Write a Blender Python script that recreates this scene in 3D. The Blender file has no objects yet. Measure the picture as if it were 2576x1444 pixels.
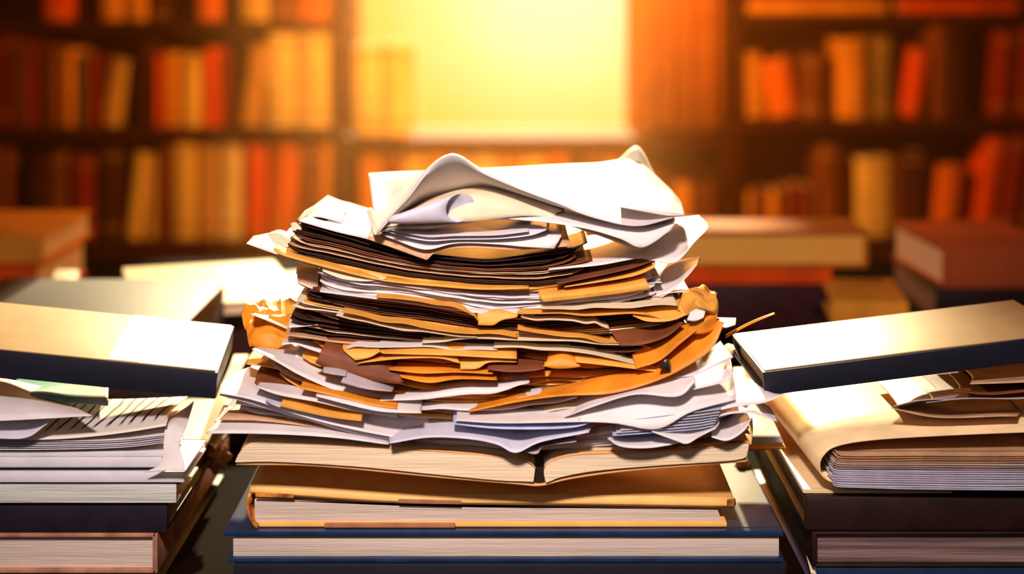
import bpy, bmesh, math, random
from mathutils import Vector, Matrix, noise
random.seed(11)
sc = bpy.context.scene
COL = sc.collection
F = 3578.0                      # focal length in pixels (50 mm lens on a 36 mm sensor)
TABLE = 0.75
CAM_Z = TABLE + 0.389
HOR = -38.0                     # image row of the horizon

def P(px, py, Y):
    return Vector(((px - 1288.0) * Y / F, Y, CAM_Z - (py - HOR) * Y / F))

# ------------------------------------------------------------------ materials
MATS = {}
def mat(name, col, rough=0.6, spec=0.35, trans=0.0, var=0.06, vscale=60.0, bump=0.15, bscale=220.0, coat=0.0, stretch=(1,1,1), col2=None, metal=0.0):
    if name in MATS: return MATS[name]
    m = bpy.data.materials.new(name); m.use_nodes = True
    nt = m.node_tree; b = nt.nodes['Principled BSDF']
    b.inputs['Roughness'].default_value = rough
    b.inputs['Specular IOR Level'].default_value = spec
    b.inputs['Coat Weight'].default_value = coat
    b.inputs['Coat Roughness'].default_value = 0.25
    b.inputs['Metallic'].default_value = metal
    tc = nt.nodes.new('ShaderNodeTexCoord'); mp = nt.nodes.new('ShaderNodeMapping')
    mp.inputs['Scale'].default_value = stretch
    nt.links.new(tc.outputs['Object'], mp.inputs['Vector'])
    n = nt.nodes.new('ShaderNodeTexNoise'); n.inputs['Scale'].default_value = vscale; n.inputs['Detail'].default_value = 4
    nt.links.new(mp.outputs[0], n.inputs['Vector'])
    r = nt.nodes.new('ShaderNodeValToRGB')
    c2 = col2 if col2 else tuple(max(0, c * (1 - var * 3)) for c in col)
    r.color_ramp.elements[0].position = 0.38; r.color_ramp.elements[1].position = 0.62
    r.color_ramp.elements[0].color = (*c2, 1); r.color_ramp.elements[1].color = (*col, 1)
    nt.links.new(n.outputs['Fac'], r.inputs['Fac']); nt.links.new(r.outputs['Color'], b.inputs['Base Color'])
    if bump:
        n2 = nt.nodes.new('ShaderNodeTexNoise'); n2.inputs['Scale'].default_value = bscale
        nt.links.new(mp.outputs[0], n2.inputs['Vector'])
        bp = nt.nodes.new('ShaderNodeBump'); bp.inputs['Strength'].default_value = bump; bp.inputs['Distance'].default_value = 0.0006
        nt.links.new(n2.outputs['Fac'], bp.inputs['Height']); nt.links.new(bp.outputs['Normal'], b.inputs['Normal'])
    if trans > 0:
        tl = nt.nodes.new('ShaderNodeBsdfTranslucent'); mx = nt.nodes.new('ShaderNodeMixShader')
        mx.inputs[0].default_value = trans
        nt.links.new(r.outputs['Color'], tl.inputs['Color'])
        nt.links.new(b.outputs[0], mx.inputs[1]); nt.links.new(tl.outputs[0], mx.inputs[2])
        nt.links.new(mx.outputs[0], nt.nodes['Material Output'].inputs['Surface'])
    MATS[name] = m
    return m

WHITE = mat('white_paper', (.80,.73,.74), .55, .3, trans=.12, var=.03)
LILAC = mat('lilac_paper', (.66,.62,.74), .5, .35, trans=.08, var=.04)
BLUEW = mat('blue_white_paper', (.50,.55,.80), .45, .4, trans=.06, var=.05)
CREAM = mat('cream_paper', (.86,.72,.50), .6, .3, trans=.10, var=.04)
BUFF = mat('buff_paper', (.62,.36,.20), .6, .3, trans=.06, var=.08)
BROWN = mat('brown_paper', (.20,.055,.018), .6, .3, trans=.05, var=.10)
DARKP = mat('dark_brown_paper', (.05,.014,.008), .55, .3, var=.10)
MANILA = mat('manila_paper', (.90,.42,.07), .55, .35, trans=.10, var=.06)
ORANGE = mat('orange_card', (.88,.30,.02), .5, .35, trans=.12, var=.08)
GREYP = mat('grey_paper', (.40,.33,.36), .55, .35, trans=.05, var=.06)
PAGES = mat('cream_page_edges', (.86,.66,.45), .75, .2, var=.06, vscale=9, stretch=(1,1,60), bump=.8, bscale=30)
PAGESG = mat('grey_page_edges', (.62,.50,.43), .75, .2, var=.06, vscale=9, stretch=(1,1,60), bump=.8, bscale=30)
PAGESC = mat('cool_page_edges', (.66,.66,.62), .7, .2, var=.10, vscale=9, stretch=(1,1,60), bump=.8, bscale=30)
PAGESD = mat('stained_page_edges', (.26,.16,.15), .75, .2, var=.2, vscale=8, stretch=(1,1,50), bump=.9, bscale=30)
YELLOWC = mat('yellow_cloth_cover', (.86,.47,.13), .55, .35, var=.04, bump=.2)
TANC = mat('tan_cover_shaded_leaf', (.74,.36,.13), .6, .3, var=.05)  # tan cover; on the open leaves this colour carries their warm shade
LEATHER = mat('worn_orange_leather', (.72,.27,.04), .45, .4, var=.25, vscale=90, col2=(.18,.05,.015))
PATCH = mat('brown_binding_patch', (.42,.17,.08), .5, .35, var=.1)
NAVY = mat('navy_cover', (.012,.03,.085), .30, .5, var=.1, coat=.3)
BLACKN = mat('black_navy_cover', (.010,.010,.020), .45, .4, var=.05, bump=.08)
BLACKGLOSS = mat('black_cover_gold_sheen', (.45,.28,.12), .36, .9, var=.03, bump=.05)  # dark glossy cover, its gold window reflection put into the base colour
INKDARK = mat('dark_violet_cover', (.016,.009,.020), .5, .3, var=.1)
MAROON = mat('dark_maroon_cover', (.045,.008,.008), .5, .3, var=.12)
DKBROWN = mat('dark_brown_cover', (.022,.007,.005), .5, .3, var=.12)
TABLEM = mat('dark_table_wood', (.006,.002,.0012), .9, .02, var=.15, vscale=5, stretch=(1,12,1), bump=.1)
SHELFM = mat('dark_shelf_wood', (.040,.009,.003), .7, .1, var=.15, vscale=4, stretch=(1,1,6), bump=.1)
WALLM = mat('wall_plaster', (.42,.17,.06), .8, .2, var=.05, vscale=3)
FLOORM = mat('floor_boards', (.12,.04,.02), .5, .35, var=.2, vscale=3, stretch=(1,8,1))
CEILM = mat('ceiling_plaster', (.5,.4,.3), .85, .1)
METALD = mat('black_metal_clip', (.012,.010,.010), .35, .6, bump=0)

# ------------------------------------------------------------------ object helpers
def tag(o, label=None, cat=None, group=None, kind=None):
    if label: o['label'] = label
    if cat: o['category'] = cat
    if group: o['group'] = group
    if kind: o['kind'] = kind
    return o

def link(name, bm, m, parent=None, smooth=35):
    me = bpy.data.meshes.new(name)
    bmesh.ops.recalc_face_normals(bm, faces=bm.faces)
    bm.to_mesh(me); bm.free()
    for p in me.polygons: p.use_smooth = True
    me.set_sharp_from_angle(angle=math.radians(smooth))
    me.materials.append(m)
    o = bpy.data.objects.new(name, me); COL.objects.link(o)
    if parent: o.parent = parent; o.matrix_parent_inverse = parent.matrix_world.inverted()
    return o

def empty(name, loc, rz=0.0):
    o = bpy.data.objects.new(name, None); COL.objects.link(o)
    o.empty_display_size = .01
    o.matrix_world = Matrix.Translation(loc) @ Matrix.Rotation(rz, 4, 'Z')
    return o

def hexa(bm, c, bevel=0.0, seg=2):
    """c: 8 corners, bottom 4 (ccw) then top 4."""
    v = [bm.verts.new(p) for p in c]
    fs = [bm.faces.new([v[i] for i in f]) for f in ((3,2,1,0),(4,5,6,7),(0,1,5,4),(1,2,6,5),(2,3,7,6),(3,0,4,7))]
    if bevel:
        es = {e for f in fs for e in f.edges}
        bmesh.ops.bevel(bm, geom=list(es), offset=bevel, segments=seg, affect='EDGES', profile=.6)

def box(bm, x0, x1, y0, y1, z0, z1, bevel=0.0, seg=2):
    hexa(bm, [Vector(p) for p in ((x0,y0,z0),(x1,y0,z0),(x1,y1,z0),(x0,y1,z0),(x0,y0,z1),(x1,y0,z1),(x1,y1,z1),(x0,y1,z1))], bevel, seg)

def cr(p0, p1, p2, p3, t):
    return 0.5 * ((2*p1) + (p2-p0)*t + (2*p0-5*p1+4*p2-p3)*t*t + (3*p1-p0-3*p2+p3)*t*t*t)
def smooth_line(pts, n):
    k = len(pts)
    if k == 2: return [pts[0].lerp(pts[1], i/n) for i in range(n+1)]
    ext = [pts[0]*2-pts[1]] + list(pts) + [pts[-1]*2-pts[-2]]
    out = []
    for i in range(n+1):
        t = i/n*(k-1); j = min(int(t), k-2)
        out.append(cr(ext[j], ext[j+1], ext[j+2], ext[j+3], t-j))
    return out

def surf(rows, nu=36, nv=8, rip=0.0, seed=0):
    """smooth grid through rows of world points."""
    R = [smooth_line(r, nu) for r in rows]
    cols = [smooth_line([R[j][i] for j in range(len(R))], nv) for i in range(nu+1)]
    if rip:
        for i, c in enumerate(cols):
            for j, p in enumerate(c):
                if rip > .0045:
                    d = Vector((p.x, p.y, p.z))*70+Vector((seed*1.7, 0, seed*.9))
                    p += Vector((noise.noise(d+Vector((9,0,0))), noise.noise(d), 0))*rip*.5
                    p.z += rip*(.6-1.6*abs(noise.noise(d)))
                else:
                    p.z += rip * noise.noise(Vector((p.x*22+seed*7.3, p.y*22, seed*3.1)))
    return cols

def sheet_mesh(cols):
    bm = bmesh.new()
    g = [[bm.verts.new(p) for p in c] for c in cols]
    for i in range(len(g)-1):
        for j in range(len(g[0])-1):
            bm.faces.new((g[i][j], g[i+1][j], g[i+1][j+1], g[i][j+1]))
    return bm

def solid(o, t):
    md = o.modifiers.new('thickness', 'SOLIDIFY'); md.thickness = t; md.offset = 0
    return o

def sheet(name, rows, m, label, cat='paper', t=.0004, nu=36, nv=8, rip=.0012, tail=.0, tdrop=0.0, group=None, parent=None):
    """rows from the near edge to the far edge, each a list of (px, py, Y) points."""
    W = [[P(*p) for p in r] for r in rows]
    if tail:
        W.append([Vector((p.x, p.y+tail, p.z-tdrop)) for p in W[-1]])
    o = link(name, sheet_mesh(surf(W, nu, nv, rip, seed=len(label or '')+len(COL.objects)%97)), m, parent, smooth=60)
    solid(o, t)
    if not parent: tag(o, label, cat, group)
    elif label: tag(o, label)
    return o

def S(name, front, Yf, back, Yb, m, label, **k):
    """front / back: lists of (px,py) or (px,py,Y)."""
    f = [(p[0], p[1], p[2] if len(p) > 2 else Yf) for p in front]
    b = [(p[0], p[1], p[2] if len(p) > 2 else Yb) for p in back]
    k.setdefault('tail', .05)
    return sheet(name, [f, b], m, label, **k)

def extrude(bm, prof, Yf, depth, nseg=3, wob=0.0):
    """closed front outline in (px,py) at distance Yf pushed back by depth."""
    rings = []
    for k in range(nseg+1):
        rings.append([bm.verts.new(P(x, y, Yf) + Vector((0, depth*k/nseg, 0))) for x, y in prof])
    n = len(prof)
    bm.faces.new(rings[0]); bm.faces.new(rings[-1])
    for k in range(nseg):
        for i in range(n):
            bm.faces.new((rings[k][i], rings[k][(i+1)%n], rings[k+1][(i+1)%n], rings[k+1][i]))
    bmesh.ops.triangulate(bm, faces=[f for f in bm.faces if len(f.verts) > 4])

def curve_pts(pts, n):
    return [(v.x, v.y) for v in smooth_line([Vector((a, b, 0)) for a, b in pts], n)]

# ------------------------------------------------------------------ camera
cam = bpy.data.cameras.new('camera'); co = bpy.data.objects.new('camera', cam); COL.objects.link(co)
co.location = (0, 0, CAM_Z); co.rotation_euler = (math.radians(90), 0, 0)
cam.sensor_width = 36; cam.lens = 36 * F / 2576
cam.shift_y = -(722 - HOR) / 2576
cam.clip_start = .02
cam.dof.use_dof = True; cam.dof.focus_distance = .915; cam.dof.aperture_fstop = 3.2; cam.dof.aperture_blades = 0
sc.camera = co
sc.view_settings.view_transform = 'Standard'; sc.view_settings.look = 'None'
sc.view_settings.gamma = 1; sc.view_settings.use_curve_mapping = False; sc.view_settings.exposure = 0.0

# ------------------------------------------------------------------ room
WY = 4.20                       # back wall
SX = lambda px, Y: (px-1288)*Y/F
SZ = lambda py, Y: CAM_Z-(py-HOR)*Y/F
def struct(name, m, boxes, parent=None, bevel=0):
    bm = bmesh.new()
    for b in boxes: box(bm, *b, bevel)
    o = link(name, bm, m, parent)
    if not parent: o['kind'] = 'structure'
    return o
wx0, wx1 = SX(880, WY), SX(1600, WY); wz0, wz1 = SZ(345, WY), 3.1
struct('floor', FLOORM, [(-3, 3, -2.5, WY+.1, -.05, 0)])
struct('ceiling', CEILM, [(-3, 3, -2.5, WY+.1, 3.3, 3.35)])
struct('wall_left', WALLM, [(-3.1, -3, -2.5, WY+.1, 0, 3.3)])
struct('wall_right', WALLM, [(3, 3.1, -2.5, WY+.1, 0, 3.3)])
struct('wall_back', WALLM, [(-3, wx0, WY, WY+.1, 0, 3.3), (wx1, 3, WY, WY+.1, 0, 3.3), (wx0, wx1, WY, WY+.1, 0, wz0), (wx0, wx1, WY, WY+.1, wz1, 3.3)])
GLASS = bpy.data.materials.new('window_glass'); GLASS.use_nodes = True
_n = GLASS.node_tree; _n.nodes.remove(_n.nodes['Principled BSDF'])
_t = _n.nodes.new('ShaderNodeBsdfTransparent'); _t.inputs[0].default_value = (1,.97,.9,1)
_g = _n.nodes.new('ShaderNodeBsdfGlossy'); _g.inputs['Roughness'].default_value = .05
_x = _n.nodes.new('ShaderNodeMixShader'); _x.inputs[0].default_value = .03
_n.links.new(_t.outputs[0], _x.inputs[1]); _n.links.new(_g.outputs[0], _x.inputs[2]); _n.links.new(_x.outputs[0], _n.nodes['Material Output'].inputs[0])
win = empty('window_1', (0, WY, wz0)); win['kind'] = 'structure'
struct('window_pane', GLASS, [(wx0, wx1, WY+.05, WY+.054, wz0, wz1)], win)
FRAMEM = mat('window_frame_wood', (.65,.22,.05), .7, .1, var=.08)
struct('window_frame', FRAMEM, [(wx0-.0, wx0+.025, WY-.01, WY+.08, wz0, wz1), (wx1-.025, wx1, WY-.01, WY+.08, wz0, wz1), (wx0, wx1, WY-.01, WY+.08, wz0, wz0+.02), (wx0, wx1, WY-.01, WY+.08, wz1-.03, wz1), (wx0, wx1, WY+.0, WY+.05, 1.75, 1.79)], win, .003)
struct('window_sill', SHELFM, [(wx0-.02, wx1+.02, WY-.2, WY+.0, wz0-.03, wz0)], win, .004)

# table
tb = empty('library_table', (0, 1.2, 0)); tag(tb, 'long dark wooden table under the three front stacks of books and papers', 'table')
bm = bmesh.new(); box(bm, -1.1, 1.1, .62, 2.02, TABLE-.04, TABLE, .004); link('tabletop', bm, TABLEM, tb)
for sx in (-1, 1):
    for yy in (.72, 1.92):
        bm = bmesh.new(); box(bm, sx*1.0-.04, sx*1.0+.04, yy-.04, yy+.04, 0, TABLE-.04, .004); link('leg', bm, TABLEM, tb)

# ------------------------------------------------------------------ bookcases and their books
SY = 3.90                       # front plane of the shelves
BK = {}
def bmat(c):
    k = 'book_cloth_%02d_%02d_%02d' % tuple(int(round(x*50)) for x in c)
    return mat(k, c, .8, .1, var=.08, vscale=20, bump=.1, stretch=(1,1,.3))
NAMES = [((.85,.55,.15),'gold'),((.9,.62,.28),'pale yellow'),((.8,.33,.04),'amber'),((.75,.10,.01),'bright red'),((.35,.03,.008),'dark red'),((.30,.09,.02),'brown'),((.10,.03,.012),'dark brown'),((.28,.18,.05),'olive brown'),((.85,.2,.01),'orange'),((.6,.36,.12),'tan')]
def cname(c): return min(NAMES, key=lambda n: sum((a-b)**2 for a, b in zip(n[0], c)))[1]
C = dict(gold=(.90,.58,.12), pale=(.95,.75,.30), amber=(.80,.30,.03), red=(.80,.08,.006), dred=(.26,.02,.005), brown=(.20,.055,.012), dbrown=(.06,.016,.006), olive=(.24,.15,.04), orange=(.85,.17,.008), tan=(.62,.34,.09))
def shelf_book(x0, x1, zt, zb, Y, depth, col, lean, label, group):
    """upright book, spine toward the room; lean is the sideways shift of its top."""
    root = empty('book', Vector(((x0+x1)/2, Y, zb)))
    w = x1-x0-.0015; h = zt-zb
    r = math.atan2(lean, h)
    M = Matrix.Translation(((x0+x1)/2, Y, zb + abs(math.sin(r))*w/2)) @ Matrix.Rotation(r, 4, 'Y')
    t = min(.0035, w*.18)
    bm = bmesh.new(); N = 6
    outer = [(-w/2, depth), (-w/2, .012)] + [(-w/2*math.cos(math.pi*i/N), .012-.012*math.sin(math.pi*i/N)) for i in range(1, N)] + [(w/2, .012), (w/2, depth)]
    inner = [(w/2-t, depth), (w/2-t, .013)] + [((w/2-t)*math.cos(math.pi*i/N), .014-.010*math.sin(math.pi*i/N)) for i in range(1, N)] + [(-w/2+t, .013), (-w/2+t, depth)]
    out = outer + inner; n = len(out)
    a = [bm.verts.new(M @ Vector((x, y, 0))) for x, y in out]; b = [bm.verts.new(M @ Vector((x, y, h))) for x, y in out]
    L = len(outer)
    for i in range(n):
        bm.faces.new((a[i], a[(i+1)%n], b[(i+1)%n], b[i]))
    for i in range(L-1):
        k = n-1-i
        bm.faces.new((a[i], a[i+1], a[k-1], a[k])); bm.faces.new((b[i], b[i+1], b[k-1], b[k]))
    link('cover', bm, bmat(col), root)
    bm = bmesh.new(); box(bm, -w/2+t, w/2-t, .015, depth-.004, .003, h-.004)
    bmesh.ops.transform(bm, matrix=M, verts=bm.verts); link('pages', bm, PAGES, root)
    if w > .045:
        for zz in (.12, .88):
            bm = bmesh.new()
            q = [(-(w/2+.0006)*math.cos(math.pi*i/N), .012-.0128*math.sin(math.pi*i/N)) for i in range(0, N+1)]
            lo = [bm.verts.new(M @ Vector((x, y, h*zz))) for x, y in q]; hi = [bm.verts.new(M @ Vector((x, y, h*zz+.006))) for x, y in q]
            for i in range(N): bm.faces.new((lo[i], lo[i+1], hi[i+1], hi[i]))
            link('spine_band', bm, bmat((.5,.25,.06)), root)
    tag(root, label, 'book', group)

ORD = ['first','second','third','fourth','fifth','sixth','seventh','eighth','ninth','tenth','eleventh','twelfth','thirteenth','fourteenth','fifteenth','sixteenth','seventeenth','eighteenth','nineteenth','twentieth','twenty-first','twenty-second','twenty-third','twenty-fourth','twenty-fifth']
def row(books, bot, where, group, Y=SY+.02, depth=.15):
    zb = SZ(bot, SY)+.0006
    for i, b in enumerate(books):
        x0, x1, top, col = b[:4]; lean = (b[4] if len(b) > 4 else 0)*Y/F
        nm = cname(C[col])
        lab = '%s %s book, %s from the left %s' % ('leaning' if lean else 'upright', nm, ORD[i], where)
        zt = SZ(top, Y)
        if zt-zb > .26 and 'tall' not in group: lab = lab.replace('upright', 'tall')
        shelf_book(SX(x0, Y), SX(x1, Y), zt, zb, Y+random.uniform(0, .015), depth, C[col], lean, lab, group)

def case(name, label, px0, px1, boards, side=28, top_extra=.9):
    root = empty(name, (SX((px0+px1)/2, SY), SY, 0)); tag(root, label, 'bookcase')
    x0, x1 = SX(px0, SY), SX(px1, SY); zt = max(SZ(b, SY) for b in boards)+.45; D = WY-.01
    for xs in (x0, x1-.028):
        bm = bmesh.new(); box(bm, xs, xs+.028, SY, D, 0, zt, .002); link('side_panel', bm, SHELFM, root)
    bm = bmesh.new(); box(bm, x0+.028, x1-.028, D-.012, D, 0, zt); link('back_panel', bm, SHELFM, root)
    for b in boards:
        z = SZ(b, SY); bm = bmesh.new(); box(bm, x0+.028, x1-.028, SY, D-.012, z-.030, z, .002); link('shelf', bm, SHELFM, root)
    bm = bmesh.new(); box(bm, x0, x1, SY, D, zt, zt+.03, .002); link('top', bm, SHELFM, root)
    zl = min(SZ(b, SY) for b in boards)-.03
    bm = bmesh.new(); box(bm, x0+.028, x1-.028, SY+.006, SY+.02, 0, zl, .002); link('lower_panel', bm, SHELFM, root)
case('bookcase', 'dark wooden bookcase on the left behind the table, three lit shelves of books', -260, 868, (52, 322, 607))
case('bookcase', 'dark wooden bookcase on the right behind the table, rows of red and amber books', 1838, 2800, (32, 300, 598))
# low case beneath the window
root = empty('low_bookcase', (SX(1353, SY), SY, 0)); tag(root, 'low bookcase beneath the bright window, behind the paper pile', 'bookcase')
x0, x1 = SX(870, SY), SX(1836, SY); ztop = SZ(345, SY)
for xs in (x0, x1-.028, SX(1440, SY)):
    bm = bmesh.new(); box(bm, xs, xs+.028, SY, WY-.22, 0, ztop-.03, .002); link('side_panel', bm, SHELFM, root)
bm = bmesh.new(); box(bm, x0, x1, SY-.01, WY-.21, ztop-.03, ztop, .003); link('top', bm, SHELFM, root)
z = SZ(606, SY); bm = bmesh.new(); box(bm, x0+.028, x1-.028, SY, WY-.22, z-.03, z, .002); link('shelf', bm, SHELFM, root)
bm = bmesh.new(); box(bm, x0+.028, x1-.028, SY+.006, SY+.02, 0, z-.03, .002); link('lower_panel', bm, SHELFM, root)
bm = bmesh.new(); box(bm, x0, x1, WY-.22, WY-.21, 0, ztop-.03, 0); link('back_panel', bm, SHELFM, root)
# tall curtain-like timber panel right of the window
bm = bmesh.new()
pxs = []
for i in range(49):
    u = i/48; pxs.append((SX(1602, WY-.1)+u*(SX(1836, WY-.1)-SX(1602, WY-.1)), WY-.12+.018*math.sin(u*math.pi*2*5.0)))
lo = [bm.verts.new((x, y, ztop+.004)) for x, y in pxs]; hi = [bm.verts.new((x, y, 3.15)) for x, y in pxs]
for i in range(48): bm.faces.new((lo[i], lo[i+1], hi[i+1], hi[i]))
cur = link('curtain', bm, mat('orange_curtain', (.95,.33,.05), .8, .1, trans=.12, var=.05, vscale=8), None, 60); solid(cur, .003)
tag(cur, 'orange curtain hanging at the right side of the bright window', 'curtain')
bm = bmesh.new(); box(bm, wx0-.1, SX(1840, WY-.1), WY-.13, WY-.11, 3.15, 3.17, .003); cr_ = link('curtain_rail', bm, METALD); tag(cr_, 'dark rail above the tall window holding the orange curtain', 'curtain rail')

row([(100,170,-60,'red'),(245,305,-80,'amber'),(308,368,-70,'amber'),(372,420,-50,'dbrown'),(490,545,-70,'orange'),(600,672,-60,'gold'),(676,740,-90,'brown'),(745,835,-60,'orange')], 52, 'on the top shelf of the left bookcase', 'books on the top left shelf')
row([(-60,-22,90,'dred'),(-18,28,92,'dred'),(31,55,105,'brown'),(58,90,112,'dred'),(106,146,118,'brown'),(149,182,126,'amber'),(186,214,136,'olive'),(218,243,140,'dred'),(248,292,150,'tan',24),(345,384,105,'dbrown'),(386,402,138,'red'),(406,452,134,'amber'),(454,504,138,'gold'),(508,548,122,'red'),(551,572,135,'dred'),(598,650,115,'tan',26),(668,742,84,'pale'),(746,832,80,'pale')], 322, 'on the middle shelf of the left bookcase', 'books on the middle left shelf')
row([(-50,-10,360,'brown'),(-5,20,372,'brown'),(74,108,400,'dbrown'),(112,162,382,'brown'),(172,232,392,'dred'),(240,300,372,'dbrown'),(312,350,388,'gold',22),(356,388,392,'tan'),(392,426,372,'brown'),(430,490,360,'gold'),(494,544,362,'tan'),(547,604,354,'pale'),(610,664,368,'red'),(672,738,352,'orange',14),(752,800,370,'brown'),(803,838,362,'amber')], 607, 'on the bottom shelf of the left bookcase', 'books on the bottom left shelf')
row([(902,960,372,'amber'),(963,1010,382,'brown'),(1013,1070,366,'gold'),(1073,1130,372,'amber'),(1133,1180,380,'gold'),(1183,1250,372,'pale'),(1253,1310,378,'amber'),(1313,1372,370,'gold'),(1375,1432,384,'orange'),(1472,1520,380,'brown'),(1523,1560,388,'amber'),(1563,1612,376,'brown'),(1615,1660,430,'dred'),(1663,1697,450,'brown'),(1700,1740,462,'amber'),(1743,1772,470,'brown'),(1775,1803,466,'brown')], 606, 'in the low bookcase under the window', 'books under the window')
row([(888,958,112,'pale'),(962,1034,110,'pale'),], 345, 'standing on the low bookcase beside the window', 'pale books beside the window', Y=SY+.03, depth=.14)
row([(1870,1932,135,'amber',-14),(1940,2012,152,'orange',-22),(2018,2080,140,'brown'),(2110,2182,98,'amber'),(2200,2252,94,'olive'),(2268,2318,126,'red',26),(2350,2390,62,'brown'),(2393,2434,70,'dbrown'),(2496,2545,82,'dred',22),(2560,2620,76,'dred',20)], 300, 'on the middle shelf of the right bookcase', 'books on the middle right shelf')
row([(1875,1902,480,'amber'),(1905,1930,474,'brown'),(1933,1962,484,'amber'),(1965,1994,478,'brown'),(1997,2025,470,'dred'),(2028,2055,474,'brown'),(2060,2120,368,'brown'),(2124,2150,405,'dbrown'),(2155,2246,400,'gold'),(2250,2280,410,'brown'),(2284,2340,385,'dbrown'),(2348,2410,422,'orange',20),(2452,2500,350,'red',44),(2508,2560,340,'dred',46),(2575,2620,345,'brown',40)], 598, 'on the bottom shelf of the right bookcase', 'books on the bottom right shelf')

# books lying flat on the top right shelf
def flat_book(name, label, x0, x1, z0, z1, y0, y1, cov, pag, t=.003, spine='front', rz=0.0, group=None, cat='book', bev=.0012):
    cx, cy = (x0+x1)/2, (y0+y1)/2
    root = empty(name, (cx, cy, z0)); M = Matrix.Translation((cx, cy, 0)) @ Matrix.Rotation(rz, 4, 'Z') @ Matrix.Translation((-cx, -cy, 0))
    bm = bmesh.new(); box(bm, x0, x1, y0, y1, z1-t, z1, bev); box(bm, x0, x1, y0, y1, z0, z0+t, bev)
    if spine == 'front': box(bm, x0, x1, y0-t*.5, y0+t, z0, z1, bev)
    if spine == 'left': box(bm, x0-t*.5, x0+t, y0, y1, z0, z1, bev)
    if spine == 'right': box(bm, x1-t, x1+t*.5, y0, y1, z0, z1, bev)
    if spine == 'back': box(bm, x0, x1, y1-t, y1, z0, z1, bev)
    bmesh.ops.transform(bm, matrix=M, verts=bm.verts); link('cover', bm, cov, root)
    i = .004
    bm = bmesh.new(); box(bm, x0+(t if spine == 'left' else i), x1-(t if spine == 'right' else i), y0+(t if spine == 'front' else i), y1-(t if spine == 'back' else i), z0+t, z1-t)
    bmesh.ops.transform(bm, matrix=M, verts=bm.verts); link('pages', bm, pag, root)
    tag(root, label, cat, group); return root
Y = SY+.02; z = SZ(28, Y)
zz = SZ(32, SY)
for k, (a, b, h, c) in enumerate(((1880, 2230, .030, 'amber'), (1890, 2210, .026, 'brown'), (2260, 2560, .034, 'red'))):
    if k == 1: zz += .0305
    if k == 2: zz = SZ(32, SY)+.0005
    flat_book('book', ['amber book lying flat on the top shelf of the right bookcase', 'brown book lying on the amber one, top right shelf', 'red book lying flat at the far right of the top shelf'][k], SX(a, Y), SX(b, Y), zz, zz+h, Y, Y+.16, bmat(C[c]), PAGES)

# ------------------------------------------------------------------ things lying in the middle distance on the table
def quad_box(bm, N, l, d, h, bevel=.001):
    """N: near top corner; l, d: edge vectors of the top; h: thickness downwards along the normal."""
    n = l.cross(d).normalized()
    if n.z < 0: n = -n
    n = n*h
    a, b, c, e = N, N+l, N+l+d, N+d
    hexa(bm, [a-n, b-n, c-n, e-n, a, b, c, e], bevel)
    return n
def slab_book(name, label, N, l, d, h, cov, pag, t=.0025, open_sides=(), group=None, cat='book', stripe=None, i=.004, capm=None):
    root = empty(name, (N.x+l.x*.5+d.x*.5, N.y+l.y*.5+d.y*.5, min(N.z, (N+l).z)-h))
    n = l.cross(d).normalized(); n = -n if n.z < 0 else n
    lu, du = l.normalized(), d.normalized()
    bm = bmesh.new(); quad_box(bm, N, l, d, t, .0008); quad_box(bm, N-n*(h-t), l, d, t, .0008)
    if 'front' not in open_sides: quad_box(bm, N-du*.0005, l, du*t, h, .0008)
    if 'back' not in open_sides: quad_box(bm, N+d-du*t, l, du*t, h, .0008)
    if 'left' not in open_sides: quad_box(bm, N, lu*t, d, h, .0008)
    if 'right' not in open_sides: quad_box(bm, N+l-lu*t, lu*t, d, h, .0008)
    link('cover', bm, cov, root)
    bm = bmesh.new(); quad_box(bm, N-n*t+lu*i+du*i, l-lu*2*i, d-du*2*i, h-2*t, 0); link('pages', bm, pag, root)
    tag(root, label, cat, group)
    return root, n, lu, du
V = Vector
MB_Y = 1.30
z1 = CAM_Z-.2954
GL = mat('glossy_pale_card', (.85,.62,.34), .45, .5, var=.04)
slab_book('open_folder', 'blurred pale yellow folder of pages lying behind the left stack', V((-.3445,1.30,z1)), V((.150,.045,0)), V((-.062,.185,0)), .012, GL, PAGES, open_sides=('front','left'), cat='folder')
flat_book('book', 'thick dark maroon book under the blurred pale folder', -.385, -.200, TABLE+.0005, z1-.0135, 1.36, 1.52, MAROON, PAGESD, t=.004, rz=.25)
slab_book('notebook', 'small cream notebook lying blurred at far left behind the black book', P(118, 768, 1.34), V((.028,-.004,0)), V((-.048,.17,0)), .018, GL, PAGES)
flat_book('book', 'thick dark red book under the small cream notebook', SX(-40,1.5), SX(140,1.5), TABLE+.0005, P(118,768,1.34).z-.0195, 1.37, 1.56, MAROON, PAGESD, t=.004)
flat_book('book', 'blurred orange book lying at the far left edge of the table', SX(-160,1.75), SX(128,1.75), TABLE+.052, TABLE+.085, 1.72, 1.92, bmat(C['amber']), PAGES, t=.004)
flat_book('book', 'blurred red book beneath the orange book at far left', SX(-170,1.75), SX(120,1.75), TABLE+.0005, TABLE+.0505, 1.71, 1.91, bmat(C['red']), PAGES, t=.004)
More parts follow.
